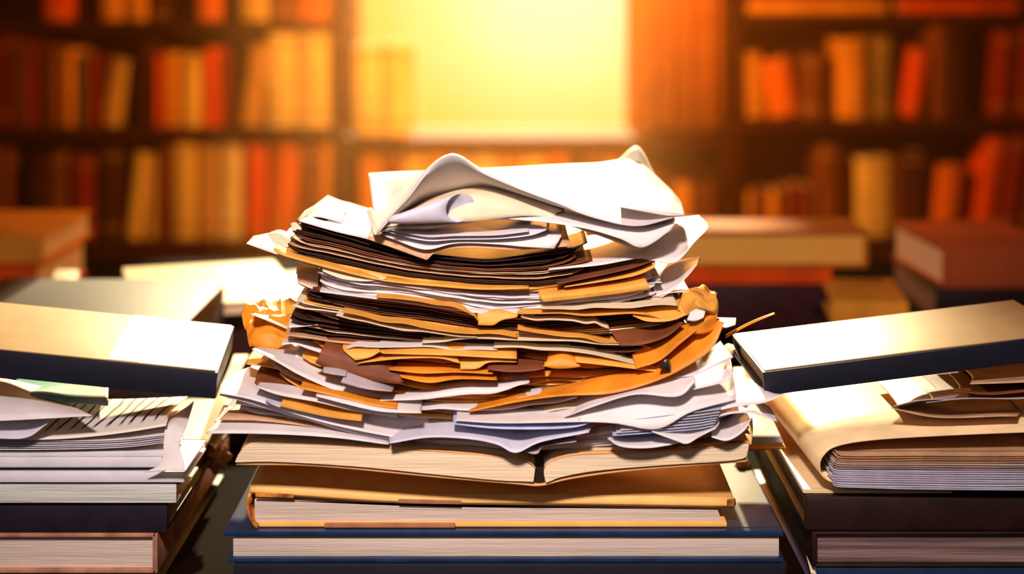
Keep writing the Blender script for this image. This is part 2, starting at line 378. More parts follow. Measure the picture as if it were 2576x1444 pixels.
# right side
flat_book('book', 'big blurred golden orange book topmost behind the right black book', SX(1700,1.62), SX(2172,1.62), TABLE+.071, TABLE+.112, 1.60, 1.69, bmat((.50,.14,.015)), mat('orange_page_edges', (.9,.42,.08), .8, .1, stretch=(1,1,60)), t=.004, bev=.004, spine='right')
flat_book('book', 'blurred bright red book under the big golden orange book', SX(1690,1.62), SX(2085,1.62), TABLE+.0515, TABLE+.070, 1.605, 1.79, bmat(C['red']), PAGES, t=.003)
flat_book('book', 'dark maroon box file lowest in the blurred stack at right', SX(1660,1.60), SX(2100,1.60), TABLE+.0005, TABLE+.051, 1.60, 1.80, MAROON, PAGESD, t=.004)
flat_book('book', 'small blurred amber book in front of the dark shelf at right', SX(2110,1.5), SX(2300,1.5), TABLE+.030, TABLE+.055, 1.50, 1.62, bmat(C['amber']), PAGES, t=.003, rz=-.12)
flat_book('book', 'dark brown book under the small blurred amber book', SX(2090,1.5), SX(2310,1.5), TABLE+.0005, TABLE+.0295, 1.49, 1.63, DKBROWN, PAGESD, t=.003, rz=-.05)
flat_book('book', 'dark red book with amber top at the far right edge of the table', SX(2345,1.66), SX(2640,1.66), TABLE+.040, TABLE+.088, 1.64, 1.82, bmat((.45,.08,.02)), PAGES, t=.004, rz=.06)
flat_book('book', 'dark book beneath the dark red one at far right', SX(2340,1.66), SX(2650,1.66), TABLE+.0005, TABLE+.0395, 1.64, 1.83, DKBROWN, PAGESD, t=.004)

# ------------------------------------------------------------------ the two tilted black books
N = P(548, 937, .885); l = P(-160, 866, .888)-N; d = V((-.0102,.104,.004))
root, n, lu, du = slab_book('black_book', 'closed black-sided hardback with a white band, tilted on the left stack', N, l, d, .0165, BLACKN, PAGES, cat='book', t=.0022)
WB = mat('white_cover_band', (.95,.93,.85), .5, .5, bump=0, var=0)
bm = bmesh.new(); q = N+lu*((548-345)/3578*.885)+n*.0013
quad_box(bm, q+du*.002, lu*.0195, d-du*.004, .0006, 0); o = link('cover_band', bm, WB, root); tag(o, 'white band across the cover')
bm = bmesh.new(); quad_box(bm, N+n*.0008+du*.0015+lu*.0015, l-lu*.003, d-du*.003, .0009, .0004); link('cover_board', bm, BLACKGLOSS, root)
N2 = P(1918, 936, .885); l2 = P(2700, 838, .91)-N2; d2 = V((-.004,.095,.0))
root2, n2, lu2, du2 = slab_book('black_book', 'closed black-sided hardback with a plain glossy top, tilted on top of the right stack', N2, l2, d2, .0150, BLACKN, PAGES, cat='book', t=.0022, open_sides=('left',))
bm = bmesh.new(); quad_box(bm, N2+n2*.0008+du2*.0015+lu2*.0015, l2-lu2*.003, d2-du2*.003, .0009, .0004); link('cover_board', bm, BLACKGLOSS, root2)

# ------------------------------------------------------------------ central books
Yc = .90
def fbook(name, label, px0, px1, pyt, pyb, Yf, depth, cov, pag, ct, spine='back', rz=0, bev=.0012, lip=.004):
    """book lying flat, given by its front outline."""
    return flat_book(name, label, SX(px0,Yf), SX(px1,Yf), SZ(pyb,Yf), SZ(pyt,Yf), Yf, Yf+depth, cov, pag, t=ct, spine=spine, rz=rz, bev=bev)
zt0 = SZ(1416, Yc)
flat_book('box_file', 'black box file at the very bottom of the central pile', SX(588,Yc), SX(1975,Yc), TABLE+.0005, zt0-.0003, Yc+.001, Yc+.215, BLACKN, PAGESD, t=.003, cat='box file')
# navy hardback
rt = empty('navy_hardback', (0, Yc+.1, zt0)); tag(rt, 'navy blue hardback book lying under the yellow hardback', 'book')
za, zb = SZ(1348, Yc), SZ(1408, Yc)
bm = bmesh.new(); box(bm, SX(562,Yc), SX(1972,Yc), Yc, Yc+.215, za-.0006, za+.0030, .0012); box(bm, SX(572,Yc), SX(1972,Yc), Yc, Yc+.215, zt0, zt0+.0030, .0012)
box(bm, SX(562,Yc), SX(1972,Yc), Yc+.211, Yc+.215, zt0, za+.002, .001); link('cover', bm, NAVY, rt)
bm = bmesh.new(); box(bm, SX(584,Yc), SX(1962,Yc), Yc+.003, Yc+.211, zt0+.0030, za-.0006, .0004); link('pages', bm, PAGESG, rt)
bm = bmesh.new(); box(bm, SX(640,Yc), SX(1966,Yc), Yc+.006, Yc+.21, za+.0030, za+.0034, .0001); link('cover_cloth', bm, mat('satin_navy_cloth', (.035,.035,.06), .38, .7, var=.1, bump=.05), rt)
# yellow hardback
zn = za+.0036
ry = empty('yellow_hardback', (0, Yc+.1, zn)); tag(ry, 'worn yellow clothbound hardback with leather corners, under the open book', 'book')
Yy = Yc+.004
zy0, zy1 = zn, SZ(1241, Yy)
bm = bmesh.new()
topf = curve_pts([(628,1238),(760,1247),(1000,1262),(1250,1266),(1500,1268),(1848,1274)], 30)
# top cover with a gently dipping front edge
cols = []
for x, y in topf:
    f_ = P(x, y, Yy); cols.append([f_, V((f_.x, Yy+.004, f_.z+.0030)), V((f_.x, Yy+.10, f_.z+.0045)), V((f_.x, Yy+.20, f_.z+.0050))])
o = link('top_cover', sheet_mesh(cols), YELLOWC, ry); md = solid(o, .0032); 
bm = bmesh.new(); box(bm, SX(650,Yy), SX(1830,Yy), Yy+.001, Yy+.20, zy0, zy0+.0030, .0010); link('bottom_cover', bm, mat('yellow_board_edge', (.90,.45,.10), .55, .35, var=.04), ry)
bm = bmesh.new(); prof = [(x, y) for x, y in curve_pts([(640,1258),(760,1262),(1000,1272),(1250,1277),(1500,1279),(1806,1284)], 20)] + [(1812,1300),(1820,1324)] + [(660,1324),(642,1310)]
extrude(bm, prof, Yy+.003, .195); link('pages', bm, PAGESG, ry)
# curved worn spine at left
cols = []
for a in range(9):
    t_ = a/8; ang = math.pi*t_
    pyy = 1242+t_*88; px_ = 628-14*math.sin(ang)+t_*18
    f_ = P(px_, pyy, Yy-.001); cols.append([f_, f_+V((0,.10,0)), f_+V((0,.20,0))])
o = link('spine', sheet_mesh(cols), LEATHER, ry); solid(o, .0018)
for k, (a, b, py_, h_) in enumerate(((642,738,1241,9),(1002,1160,1252,9))):
    bm = bmesh.new(); f0 = P(a, py_+ (a-640)*.012, Yy-.0022); f1 = P(b, py_+(b-640)*.012+2, Yy-.0022)
    hexa(bm, [f0-V((0,0,h_*.00025)), f1-V((0,0,h_*.00025)), f1+V((0,.001,-h_*.00025)), f0+V((0,.001,-h_*.00025)), f0, f1, f1+V((0,.001,0)), f0+V((0,.001,0))], .0002); link('binding_patch', bm, LEATHER if k == 0 else PATCH, ry)
bm = bmesh.new(); box(bm, SX(816,Yy), SX(1145,Yy), Yy-.0006, Yy+.002, zy0+.0002, zy0+.0028, .0003); link('binding_patch', bm, PATCH, ry)
bm = bmesh.new(); hexa(bm, [P(x, y, Y_) for x, y, Y_ in ((1828,1275,Yy-.002),(1848,1276,Yy-.002),(1852,1272,Yy+.012),(1830,1273,Yy+.012),(1828,1257,Yy-.002),(1848,1256,Yy-.002),(1850,1252,Yy+.012),(1830,1253,Yy+.012))], .001); o = link('corner_cap', bm, LEATHER, ry); tag(o, 'worn dark leather corner')
# open book
ro = empty('open_book', (0, Yc+.1, SZ(1215,Yc))); tag(ro, 'open cream-paged book lying face up directly under the paper pile', 'book')
D_ = .20
bm = bmesh.new()
lt = curve_pts([(592,1160),(604,1138),(640,1112),(760,1116),(1000,1132),(1200,1146),(1310,1160),(1346,1180)], 30)
lb = curve_pts([(1342,1212),(1250,1208),(1100,1194),(900,1174),(700,1162),(592,1163)], 18)
extrude(bm, lt+lb, .880, D_); link('left_pages', bm, PAGES, ro)
bm = bmesh.new()
rt_ = curve_pts([(1372,1212),(1370,1180),(1400,1158),(1460,1146),(1600,1142),(1760,1132),(1884,1116)], 30)
rb = curve_pts([(1882,1132),(1860,1156),(1700,1168),(1520,1182),(1420,1198),(1376,1214)], 18)
extrude(bm, rt_+rb, .880, D_); link('right_pages', bm, PAGES, ro)
cols = [[P(x, y, .882)+V((0, yy_, 0)) for yy_ in (0, .1, .2)] for x, y in curve_pts([(594,1168),(800,1172),(1100,1200),(1300,1217),(1360,1221),(1430,1205),(1560,1186),(1750,1170),(1880,1160)], 40)]
o = link('cover', sheet_mesh(cols), TANC, ro); solid(o, .0010)
# top leaves, warm shade put into their tan colour, rising slightly to the back
sheet('left_leaf', [[(606,1134,.8805),(640,1109,.8805),(800,1117,.8805),(1000,1129,.8805),(1200,1143,.8805),(1320,1160,.8805),(1347,1178,.8805)], [(622,1100,.922),(660,1070,.922),(800,1076,.922),(1000,1092,.922),(1200,1104,.922),(1310,1118,.922),(1338,1140,.922)]], TANC, None, parent=ro, tail=.15, rip=.0003, t=.0006)
sheet('right_leaf', [[(1371,1176,.8805),(1400,1155,.8805),(1460,1143,.8805),(1600,1139,.8805),(1760,1129,.8805),(1886,1113,.8805)], [(1362,1140,.922),(1400,1118,.922),(1470,1104,.922),(1600,1098,.922),(1750,1092,.922),(1870,1082,.922)]], TANC, None, parent=ro, tail=.15, rip=.0003, t=.0006)
sheet('lifted_leaf', [[(1700,1128,.882),(1800,1118,.882),(1860,1108,.880),(1890,1118,.880)], [(1720,1100,.91),(1810,1096,.91),(1870,1082,.905),(1894,1082,.903)], [(1740,1085,.93),(1820,1075,.93),(1876,1058,.92),(1892,1052,.915)]], TANC, None, parent=ro, rip=0, t=.0005)
# gutter of the open book, dark binding
bm = bmesh.new(); extrude(bm, [(1346,1176),(1371,1176),(1374,1212),(1358,1218),(1343,1212)], .884, D_-.01); o = link('gutter', bm, DKBROWN, ro); tag(o, 'dark binding gutter')

# ------------------------------------------------------------------ bulk of the paper pile
KX = [520, 640, 760, 900, 1050, 1200, 1350, 1500, 1650, 1800, 1950]
LEV = [  # py of level curves, bottom to top
 (0.00, [1092,1096,1098,1104,1112,1118,1126,1120,1108,1092,1070]),
 (0.16, [ 985, 990,1010,1040,1066,1078,1086,1074,1046,1010, 980]),
 (0.30, [ 860, 880, 930, 985,1010,1026,1032,1012, 970, 915, 880]),
 (0.42, [ 850, 868, 900, 940, 966, 962, 956, 950, 930, 880, 840]),
 (0.52, [ 820, 832, 848, 858, 868, 878, 886, 896, 890, 840, 800]),
 (0.66, [ 720, 735, 752, 775, 800, 820, 826, 818, 800, 770, 750]),
 (0.76, [ 700, 710, 722, 735, 752, 780, 786, 765, 742, 730, 720]),
 (0.84, [ 625, 640, 662, 690, 712, 726, 734, 720, 690, 660, 640]),
 (1.00, [ 520, 535, 556, 596, 632, 648, 636, 606, 590, 580, 570]),
]
def lev(px, s):
    px = max(KX[0], min(KX[-1], px))
    i = max(0, min(len(KX)-2, next((k for k in range(len(KX)-1) if KX[k+1] >= px), len(KX)-2)))
    u = (px-KX[i])/(KX[i+1]-KX[i])
    j = next((k for k in range(len(LEV)-1) if LEV[k+1][0] >= s), len(LEV)-2)
    v = (s-LEV[j][0])/(LEV[j+1][0]-LEV[j][0])
    def g(a, u):
        m0 = (a[min(i+1,len(a)-1)]-a[max(i-1,0)])/2; m1 = (a[min(i+2,len(a)-1)]-a[i])/2
        p0, p1 = a[i], a[i+1]
        return (2*u**3-3*u**2+1)*p0+(u**3-2*u**2+u)*m0+(-2*u**3+3*u**2)*p1+(u**3-u**2)*m1
    return g(LEV[j][1], u)*(1-v)+g(LEV[j+1][1], u)*v
def interp(tab, s):
    for (a, x), (b, y) in zip(tab, tab[1:]):
        if s <= b: return x+(y-x)*(s-a)/(b-a)
    return tab[-1][1]
LEFT = [(0,560),(.1,600),(.16,640),(.25,690),(.34,760),(.46,800),(.55,740),(.62,765),(.72,800),(.78,805),(.83,800),(.85,700),(.92,725),(1,756)]
RIGHT = [(0,1860),(.1,1840),(.2,1780),(.3,1730),(.4,1700),(.55,1690),(.62,1730),(.7,1700),(.76,1640),(.82,1640),(.86,1620),(.9,1480),(1,1450)]
def bulk(s, m, label, group, lip=3.0, jl=30, jr=30, Yf=.896, depth=.15, name='paper_sheet', recess=.3, yj=1.0, xr=None, xl=None, cat='paper'):
    a = (xl if xl else interp(LEFT, s))+random.uniform(-jl, jl); b = (xr if xr else interp(RIGHT, s))+random.uniform(-jr, jr)
    yaw = random.uniform(-.006, .006)*yj; Y0 = Yf+random.uniform(-.004, .004)*yj
    n = 44; cols = []; ph = random.uniform(0, 100)
    sag = .016*max(0, s-.5)
    rec = random.uniform(.003, .011) if random.random() < recess else 0
    cl, crr = random.uniform(-.0015, .004), random.uniform(-.0015, .004)
    for i in range(n+1):
        px = a+(b-a)*i/n
        sw = s + .010*noise.noise(V((px*.006, s*9.0, 3.3))) + .004*noise.noise(V((px*.02, s*30, 1.7)))
        py = lev(px, max(0, min(1, sw)))
        Yl = Y0+yaw*(i/n-.5)+.0035*yj*noise.noise(V((px*.012, ph, 0)))
        lp = lip*(.6+.8*abs(noise.noise(V((px*.01, ph, 5)))))
        u = i/n; Yl += rec+.006*max(0, 1-u/.05)**2+.006*max(0, 1-(1-u)/.05)**2
        p0 = P(px, py, .896); q = V((px_x(px, Yl), Yl, p0.z+cl*max(0, 1-u/.10)**2+crr*max(0, 1-(1-u)/.10)**2))
        c = [q+V((0, 0, -lp*.00025)), q+V((0, .0025, -.0001)), q+V((0, .03, .0003)), q+V((0, .08, -sag*.5)), q+V((0, depth, -sag))]
        cols.append(c)
    o = link(name, sheet_mesh(cols), m, None, 60); solid(o, .00040)
    tag(o, label, cat, group)
    return o
def px_x(px, Y): return (px-1288)*.896/F
def zone(s0, s1, n, pal, label, group, **k):
    for i in range(n):
        s = s0+(s1-s0)*(i+.5+random.uniform(-.32, .32))/n
        ms = [m for m, w in pal]; ws = [w for m, w in pal]
        bulk(s, random.choices(ms, ws)[0], label, group, **k)
zone(.004, .16, 20, [(WHITE,6),(LILAC,3),(GREYP,1),(BLUEW,1)], 'thin white sheet among the loose layers lying just above the open book', 'white sheets at the foot of the pile', lip=6)
zone(.16, .30, 16, [(WHITE,4),(BUFF,3),(LILAC,2),(GREYP,1),(MANILA,1)], 'thin sheet in the curved pale band between the white foot and the orange band', 'curved pale sheets', lip=4)
zone(.30, .42, 11, [(BUFF,3),(BROWN,2),(MANILA,2),(WHITE,2)], 'thin buff or white sheet in the wavy layers right under the torn orange band', 'wavy sheets under the orange band', lip=3)
zone(.42, .52, 8, [(MANILA,5),(ORANGE,4),(BROWN,2)], 'orange sheet in the torn orange band across the middle of the pile', 'orange band sheets', lip=6)
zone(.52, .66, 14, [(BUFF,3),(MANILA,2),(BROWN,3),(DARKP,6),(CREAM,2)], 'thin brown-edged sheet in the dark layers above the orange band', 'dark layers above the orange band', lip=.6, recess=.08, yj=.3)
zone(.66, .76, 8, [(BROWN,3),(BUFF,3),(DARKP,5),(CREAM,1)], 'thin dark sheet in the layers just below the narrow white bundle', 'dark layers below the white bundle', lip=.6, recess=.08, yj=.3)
zone(.76, .835, 12, [(WHITE,6),(LILAC,2),(GREYP,1)], 'thin white sheet in the narrow white bundle in the upper half', 'narrow white bundle', lip=4, jl=6)
zone(.84, .87, 3, [(MANILA,3),(BUFF,1)], 'manila sheet right above the narrow white bundle', 'manila sheets above the white bundle', lip=4)
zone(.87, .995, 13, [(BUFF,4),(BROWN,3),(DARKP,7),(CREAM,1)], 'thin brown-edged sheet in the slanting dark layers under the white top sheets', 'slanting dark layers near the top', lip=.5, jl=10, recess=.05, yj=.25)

# ------------------------------------------------------------------ individual sheets that stand out
exec_list = []
# top of pile, left
S('paper_sheet', [(754,556),(850,584),(935,605),(1060,640)], .893, [(800,527),(860,526),(925,529),(1040,560)], .965, WHITE, 'sunlit white sheet on the upper left shoulder of the pile', tail=0)
S('paper_sheet', [(757,550),(800,545),(860,560)], .92, [(775,538),(815,528),(870,530)], .95, WHITE, 'small white sheet corner topmost on the left shoulder of the pile', tail=.01)
S('paper_scrap', [(742,600),(752,602),(762,600)], .90, [(731,562),(742,559),(757,566)], .905, CREAM, 'small cream curled scrap standing at the upper left edge of the pile', tail=0, rip=0, nu=10)
S('paper_scrap', [(690,614),(705,618),(725,622)], .90, [(676,590),(700,585),(735,600)], .91, CREAM, 'cream torn scrap below the curled scrap at the upper left', tail=.01, nu=12)
S('paper_sheet', [(620,611),(690,636),(800,672),(950,703)], .905, [(624,609),(700,600),(800,622),(950,670)], .945, WHITE, 'white sheet with a long pointed tip poking out at the upper left', tail=.02)
S('manila_folder', [(688,628),(720,646),(850,682),(1000,711),(1180,726),(1330,726)], .888, [(700,607),(760,634),(880,666),(1000,692),(1180,710),(1330,714)], .905, MANILA, 'manila folder with rounded left corner slanting beneath the dark top layers', cat='folder', t=.0007)
S('paper_sheet', [(812,684),(860,702),(920,707),(972,699)], .889, [(812,662),(870,671),(930,681),(976,692)], .90, CREAM, 'pale sheet wedge showing under the manila folder at the left')
S('paper_sheet', [(745,688),(770,694),(800,690)], .92, [(748,660),(775,668),(802,670)], .96, CREAM, 'small white rounded sheet tip at the left below the manila folder', tail=0, nu=10)
S('card', [(750,716),(775,726),(800,728)], .91, [(748,690),(775,692),(802,694)], .915, BUFF, 'tan card piece sticking out left of the narrow white bundle', tail=.02, nu=12, cat='card')
S('paper_sheet', [(806,736),(950,752),(1100,772),(1230,790),(1302,792)], .888, [(806,728),(950,744),(1100,762),(1230,776),(1308,776)], .895, WHITE, 'long white sheet at the bottom of the narrow white bundle')
S('paper_note', [(1202,818),(1240,820),(1262,808),(1300,800)], .886, [(1201,785),(1240,786),(1270,786),(1305,789)], .889, MANILA, 'small torn orange note in the middle of the pile', tail=.01, cat='note', nu=16)
# front binder orange, right of the white bundle
S('manila_folder', [(1366,760),(1450,752),(1550,740),(1636,727)], .885, [(1355,738),(1450,731),(1550,718),(1625,704)], .890, MANILA, 'flat orange folder edge at the right end of the narrow white bundle', cat='folder', t=.0008, rip=.0002)
S('manila_folder', [(1420,722),(1520,706),(1600,690),(1644,672)], .888, [(1420,716),(1520,694),(1600,672),(1648,650)], .90, MANILA, 'orange folder with curled right corner under the big pale leaf', cat='folder', t=.0006)
S('paper_sheet', [(1400,716),(1500,694),(1590,672),(1640,655)], .887, [(1400,706),(1500,682),(1590,660),(1636,650)], .90, BROWN, 'brown curled sheet above the orange folder at the upper right')
S('paper_sheet', [(1640,745),(1690,735),(1738,735)], .90, [(1650,735),(1690,722),(1730,722)], .93, WHITE, 'white bent sheet corner poking out right of the orange folder edge')
# big pale leaves at the upper right
S('paper_sheet', [(1380,680),(1500,668),(1600,650),(1640,655),(1700,660),(1752,606)], .892, [(1380,640),(1500,625),(1600,600),(1650,590),(1710,580),(1783,571)], .935, WHITE, 'large pale leaf with its tip pointing far right below the top sheets', nv=12)
S('paper_sheet', [(1560,725),(1650,744),(1690,730),(1730,692),(1752,665)], .90, [(1560,690),(1640,690),(1690,662),(1730,652),(1764,648)], .94, WHITE, 'bright white curved leaf directly below the large pale leaf at right', tail=.0)
# top white sheets
sheet('paper_sheet', [[(925,602,.888),(1000,628,.888),(1060,649,.886),(1076,652,.886),(1100,634,.888),(1180,624,.888),(1300,627,.888),(1440,622,.89)], [(930,588,.90),(1000,596,.90),(1060,606,.90),(1090,604,.90),(1120,600,.90),(1180,598,.90),(1300,600,.90),(1430,600,.90)]], BUFF, 'tan sheet with a drooping point under the top white sheets', tail=.08)
sheet('paper_sheet', [[(950,586,.886),(1000,606,.886),(1050,625,.884),(1085,628,.884),(1150,613,.886),(1250,615,.886),(1320,621,.885),(1394,625,.884)], [(955,575,.90),(1000,585,.90),(1050,596,.90),(1085,600,.90),(1150,596,.90),(1250,594,.90),(1330,585,.90),(1414,584,.895)]], WHITE, 'white sheet with square right corner drooping over the dark layers', tail=.08, rip=.0005)
sheet('paper_sheet', [[(960,578,.884),(1020,596,.884),(1080,607,.883),(1150,603,.884),(1250,602,.884),(1330,594,.884),(1372,580,.884)], [(965,572,.90),(1020,575,.90),(1080,580,.90),(1150,580,.90),(1250,575,.90),(1330,566,.90),(1382,566,.90)]], LILAC, 'lilac-white sheet in the hollow under the topmost arch of paper', tail=.08, rip=.0004)
sheet('paper_sheet', [[(965,575,.883),(1020,588,.883),(1080,598,.882),(1150,595,.883),(1250,594,.883),(1330,584,.883)], [(968,568,.89),(1020,578,.89),(1080,588,.89),(1150,586,.89),(1250,583,.89),(1330,574,.89)]], WHITE, 'narrow white sheet lying on the lilac-white sheet in the top hollow', tail=.08, rip=.0003)
sheet('paper_sheet', [[(948,588,.882),(1000,577,.882),(1080,577,.882),(1160,564,.882),(1240,552,.884),(1340,556,.89)], [(955,574,.89),(1000,563,.89),(1080,562,.89),(1160,552,.89),(1240,540,.89),(1340,545,.90)]], WHITE, 'white sheet forming the lower lip of the arch at the top', tail=.09, rip=.0003)
sheet('paper_sheet', [[(958,572,.880),(1020,566,.880),(1100,560,.880),(1200,556,.880),(1280,546,.882),(1340,542,.885),(1400,548,.89)], [(975,556,.885),(1040,528,.885),(1110,505,.885),(1180,500,.885),(1260,508,.885),(1340,522,.888),(1400,535,.89)], [(1000,545,.90),(1060,515,.90),(1120,494,.90),(1180,480,.90),(1240,477,.90),(1330,494,.90),(1420,525,.90)]], CREAM, 'creamy sheet bulging in a low wave under the topmost folded sheet', tail=.05, rip=.0006, nv=12)
# rolled sheet with oval open end
cols = []
for i in range(28):
    t_ = i/27; ang = t_*math.pi*2*1.12-.3; rr = 1-.10*t_
    c = []
    for k in range(7):
        u = k/6; cx = 1002+u*155; cy = 551-u*24; rx = (27+u*16)*rr; ry_ = (11+u*26)*rr
        p = P(cx, cy, .872); c.append(V((p.x+rx*math.cos(ang)*.00021, .872+u*.006+.006*math.cos(ang), p.z+ry_*math.sin(ang)*.00025)))
    cols.append(c)
o = link('rolled_sheet', sheet_mesh(cols), LILAC, None, 60); solid(o, .0006); tag(o, 'rolled pale sheet with oval open end, tucked inside the top arch', 'paper')
# topmost big sheet with its peak
T = .878
sheet('paper_sheet', [
 [(950,586,.890),(985,560,.905),(1020,540,.915),(1060,520,.920),(1110,505,.925),(1170,490,.925),(1240,485,.920),(1320,500,.91),(1400,520,.90),(1500,545,.89),(1600,560,.885),(1690,548,.885)],
 [(946,584,.882),(985,540,T),(1030,490,T),(1075,430,T),(1118,396,T),(1155,394,T),(1215,432,T),(1300,470,T),(1400,506,T),(1500,542,T),(1600,562,T),(1694,546,.882)],
 [(936,510,.97),(980,500,.97),(1020,470,.96),(1080,425,.95),(1125,412,.94),(1165,412,.94),(1230,430,.95),(1310,440,.96),(1400,450,.96),(1500,460,.96),(1600,475,.96),(1716,516,.95)],
 [(927,437,1.03),(970,434,1.03),(1020,432,1.03),(1080,430,1.03),(1130,428,1.03),(1180,426,1.03),(1240,423,1.03),(1320,419,1.03),(1400,414,1.03),(1500,410,1.03),(1600,405,1.03),(1690,478,.99)]],
 WHITE, 'topmost white sheet, its front edge folded up into a rounded peak', rip=0, nu=70, nv=24)
S('paper_sheet', [(1540,470),(1600,480),(1672,484)], 1.0, [(1555,402),(1603,367),(1640,425)], 1.045, CREAM, 'pale sheet corner standing up as a triangle behind the topmost sheet', tail=0, rip=0)
sheet('paper_sheet', [[(1260,548,.884),(1380,560,.880),(1480,576,.878),(1560,600,.876),(1618,622,.875),(1690,578,.882)], [(1300,520,.90),(1400,530,.90),(1500,548,.895),(1580,560,.89),(1640,562,.89),(1698,552,.89)]], WHITE, 'pinkish-white sheet with a drooping corner under the front of the topmost sheet', tail=.06, rip=.0003)
sheet('paper_sheet', [[(1400,556,.886),(1500,590,.884),(1560,612,.882),(1610,630,.882),(1680,590,.886)], [(1400,545,.90),(1500,570,.90),(1560,590,.90),(1620,600,.90),(1680,576,.90)]], CREAM, 'thin cream sheet hugging the underside of the drooping corner sheet', tail=.06, rip=.0003)
sheet('paper_sheet', [[(1552,520,.874),(1620,532,.876),(1680,542,.88),(1722,542,.885)], [(1560,516,.90),(1620,508,.90),(1680,508,.90),(1718,524,.90)], [(1560,505,.93),(1620,482,.93),(1680,480,.93),(1714,512,.92)]], WHITE, 'white folded sheet end with two tips at the right of the top', tail=0, rip=.0003)
S('paper_scrap', [(940,590),(952,590),(960,586)], .878, [(922,528),(932,522),(940,530)], .905, CREAM, 'narrow cream strip standing at the left end of the top sheets', tail=0, rip=0, nu=10)

# left crumpled orange sheets and leaves
def crumple(name, label, cx, cy, Y, rx, rz_, m, seed, amp=.35, cat='crumpled paper', squash=.6):
    bm = bmesh.new(); bmesh.ops.create_icosphere(bm, subdivisions=5, radius=1)
    for v in bm.verts:
        d0 = v.co.normalized()
        r = 1+amp*(abs(noise.noise(d0*1.6+V((seed,0,0))))*1.8-.5)+amp*.5*(abs(noise.noise(d0*4+V((0,seed,0))))-.3)
        v.co = V((d0.x*r, d0.y*r*squash, d0.z*r))
    c = P(cx, cy, Y)
    for v in bm.verts: v.co = V((c.x+v.co.x*rx*.00025, Y+v.co.y*rx*.00025, c.z+v.co.z*rz_*.00025))
    o = link(name, bm, m, None, 28); tag(o, label, cat); return o
sheet('crumpled_sheet', [[(634,884,.915),(660,880,.91),(700,875,.91),(760,870,.91)], [(616,840,.925),(645,835,.92),(690,850,.915),(750,835,.92)], [(611,795,.94),(640,815,.935),(680,800,.93),(740,810,.93)], [(622,770,.95),(650,760,.95),(690,792,.945),(750,790,.94)]], ORANGE, 'orange crumpled sheet curling out at the left middle of the pile', rip=.006, tail=0, nu=30, nv=14)
sheet('crumpled_sheet', [[(650,822,.95),(672,812,.955),(700,822,.95),(720,815,.95)], [(648,775,.955),(665,765,.965),(690,790,.95),(722,780,.955)], [(660,760,.97),(680,752,.98),(700,760,.97),(715,750,.97)]], MANILA, 'small golden crumple behind the orange sheet on the left', rip=.005, tail=0, nu=24, nv=12)
sheet('paper_sheet', [[(722,830,.92),(745,812,.92),(770,815,.92)], [(708,790,.93),(735,780,.94),(765,790,.93)], [(705,745,.95),(730,748,.95),(765,778,.94)]], MANILA, 'upright golden flap beside the left crumple', rip=.002, tail=0, nu=20)
S('paper_sheet', [(630,792),(680,812),(740,835),(800,850)], .915, [(640,788),(690,796),(740,812),(800,835)], .94, CREAM, 'narrow lit sheet with a rounded tip lying over the orange crumple', tail=.02)
S('paper_sheet', [(726,824),(760,822),(800,818)], .895, [(731,792),(770,800),(800,812)], .92, WHITE, 'square white sheet corner at the left above the tan leaf', tail=.02)
S('paper_sheet', [(708,868),(740,866),(780,880),(840,900)], .893, [(716,850),(745,848),(790,850),(850,870)], .92, WHITE, 'small white rounded leaf at the left below the square corner', tail=.02)
S('paper_sheet', [(722,842),(780,848),(850,858),(950,865)], .89, [(722,826),(780,830),(850,838),(950,850)], .91, BUFF, 'tan leaf with a folded edge at the left of the dark layers')
sheet('paper_sheet', [[(634,879,.884),(690,908,.882),(760,948,.880),(850,985,.880),(960,1012,.882),(1060,1030,.885)], [(650,874,.90),(705,890,.90),(770,912,.90),(850,935,.90),(950,975,.90),(1060,1010,.90)], [(660,873,.93),(740,873,.93),(790,888,.925),(860,910,.92),(950,950,.91),(1060,990,.91)]], WHITE, 'big pale leaf curling up at the left, halfway down the pile', tail=.02, rip=.0006, nv=12)
sheet('paper_sheet', [[(620,916,.90),(690,925,.90),(780,950,.90),(880,990,.90)], [(625,897,.93),(690,900,.93),(780,930,.93),(880,960,.93)]], MANILA, 'golden pointed sheet poking out left beneath the big pale leaf', tail=.02)
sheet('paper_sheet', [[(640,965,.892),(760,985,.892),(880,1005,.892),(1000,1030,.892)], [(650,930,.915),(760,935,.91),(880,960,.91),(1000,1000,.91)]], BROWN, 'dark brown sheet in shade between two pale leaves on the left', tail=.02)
sheet('paper_sheet', [[(552,990,.880),(640,1008,.878),(740,1040,.876),(850,1072,.876),(960,1095,.878),(1080,1110,.882)], [(554,976,.89),(640,985,.89),(740,1008,.89),(850,1040,.89),(960,1070,.89),(1080,1090,.89)], [(556,967,.90),(605,948,.91),(655,935,.93),(800,965,.92),(940,1010,.91),(1080,1050,.90)]], WHITE, 'large white sheet with a broad left corner above the lowest sheets', tail=.02, rip=.0006, nv=12)
S('paper_sheet', [(553,996),(650,1020),(760,1052),(880,1088),(1000,1108)], .882, [(556,990),(650,1008),(760,1038),(880,1074),(1000,1096)], .888, LILAC, 'lilac-tinged sheet right under the large white sheet at the left')
sheet('paper_sheet', [[(640,970,.876),(700,992,.874),(800,1012,.874),(900,1036,.876),(1000,1050,.88)], [(650,966,.89),(740,966,.90),(830,975,.90),(920,1000,.90),(1000,1020,.90)]], WHITE, 'white leaf with a rounded left end lying on the large white sheet', tail=.02, rip=.0004)
S('paper_sheet', [(754,976),(840,998),(940,1020),(1000,1028)], .872, [(758,965),(840,982),(940,1006),(1000,1018)], .879, ORANGE, 'narrow orange strip above the rounded white leaf at lower left')
S('paper_sheet', [(703,1020),(740,1030),(830,1048),(910,1060)], .872, [(712,1004),(750,1012),(830,1034),(912,1044)], .878, MANILA, 'short orange slip inside the white layers at lower left')
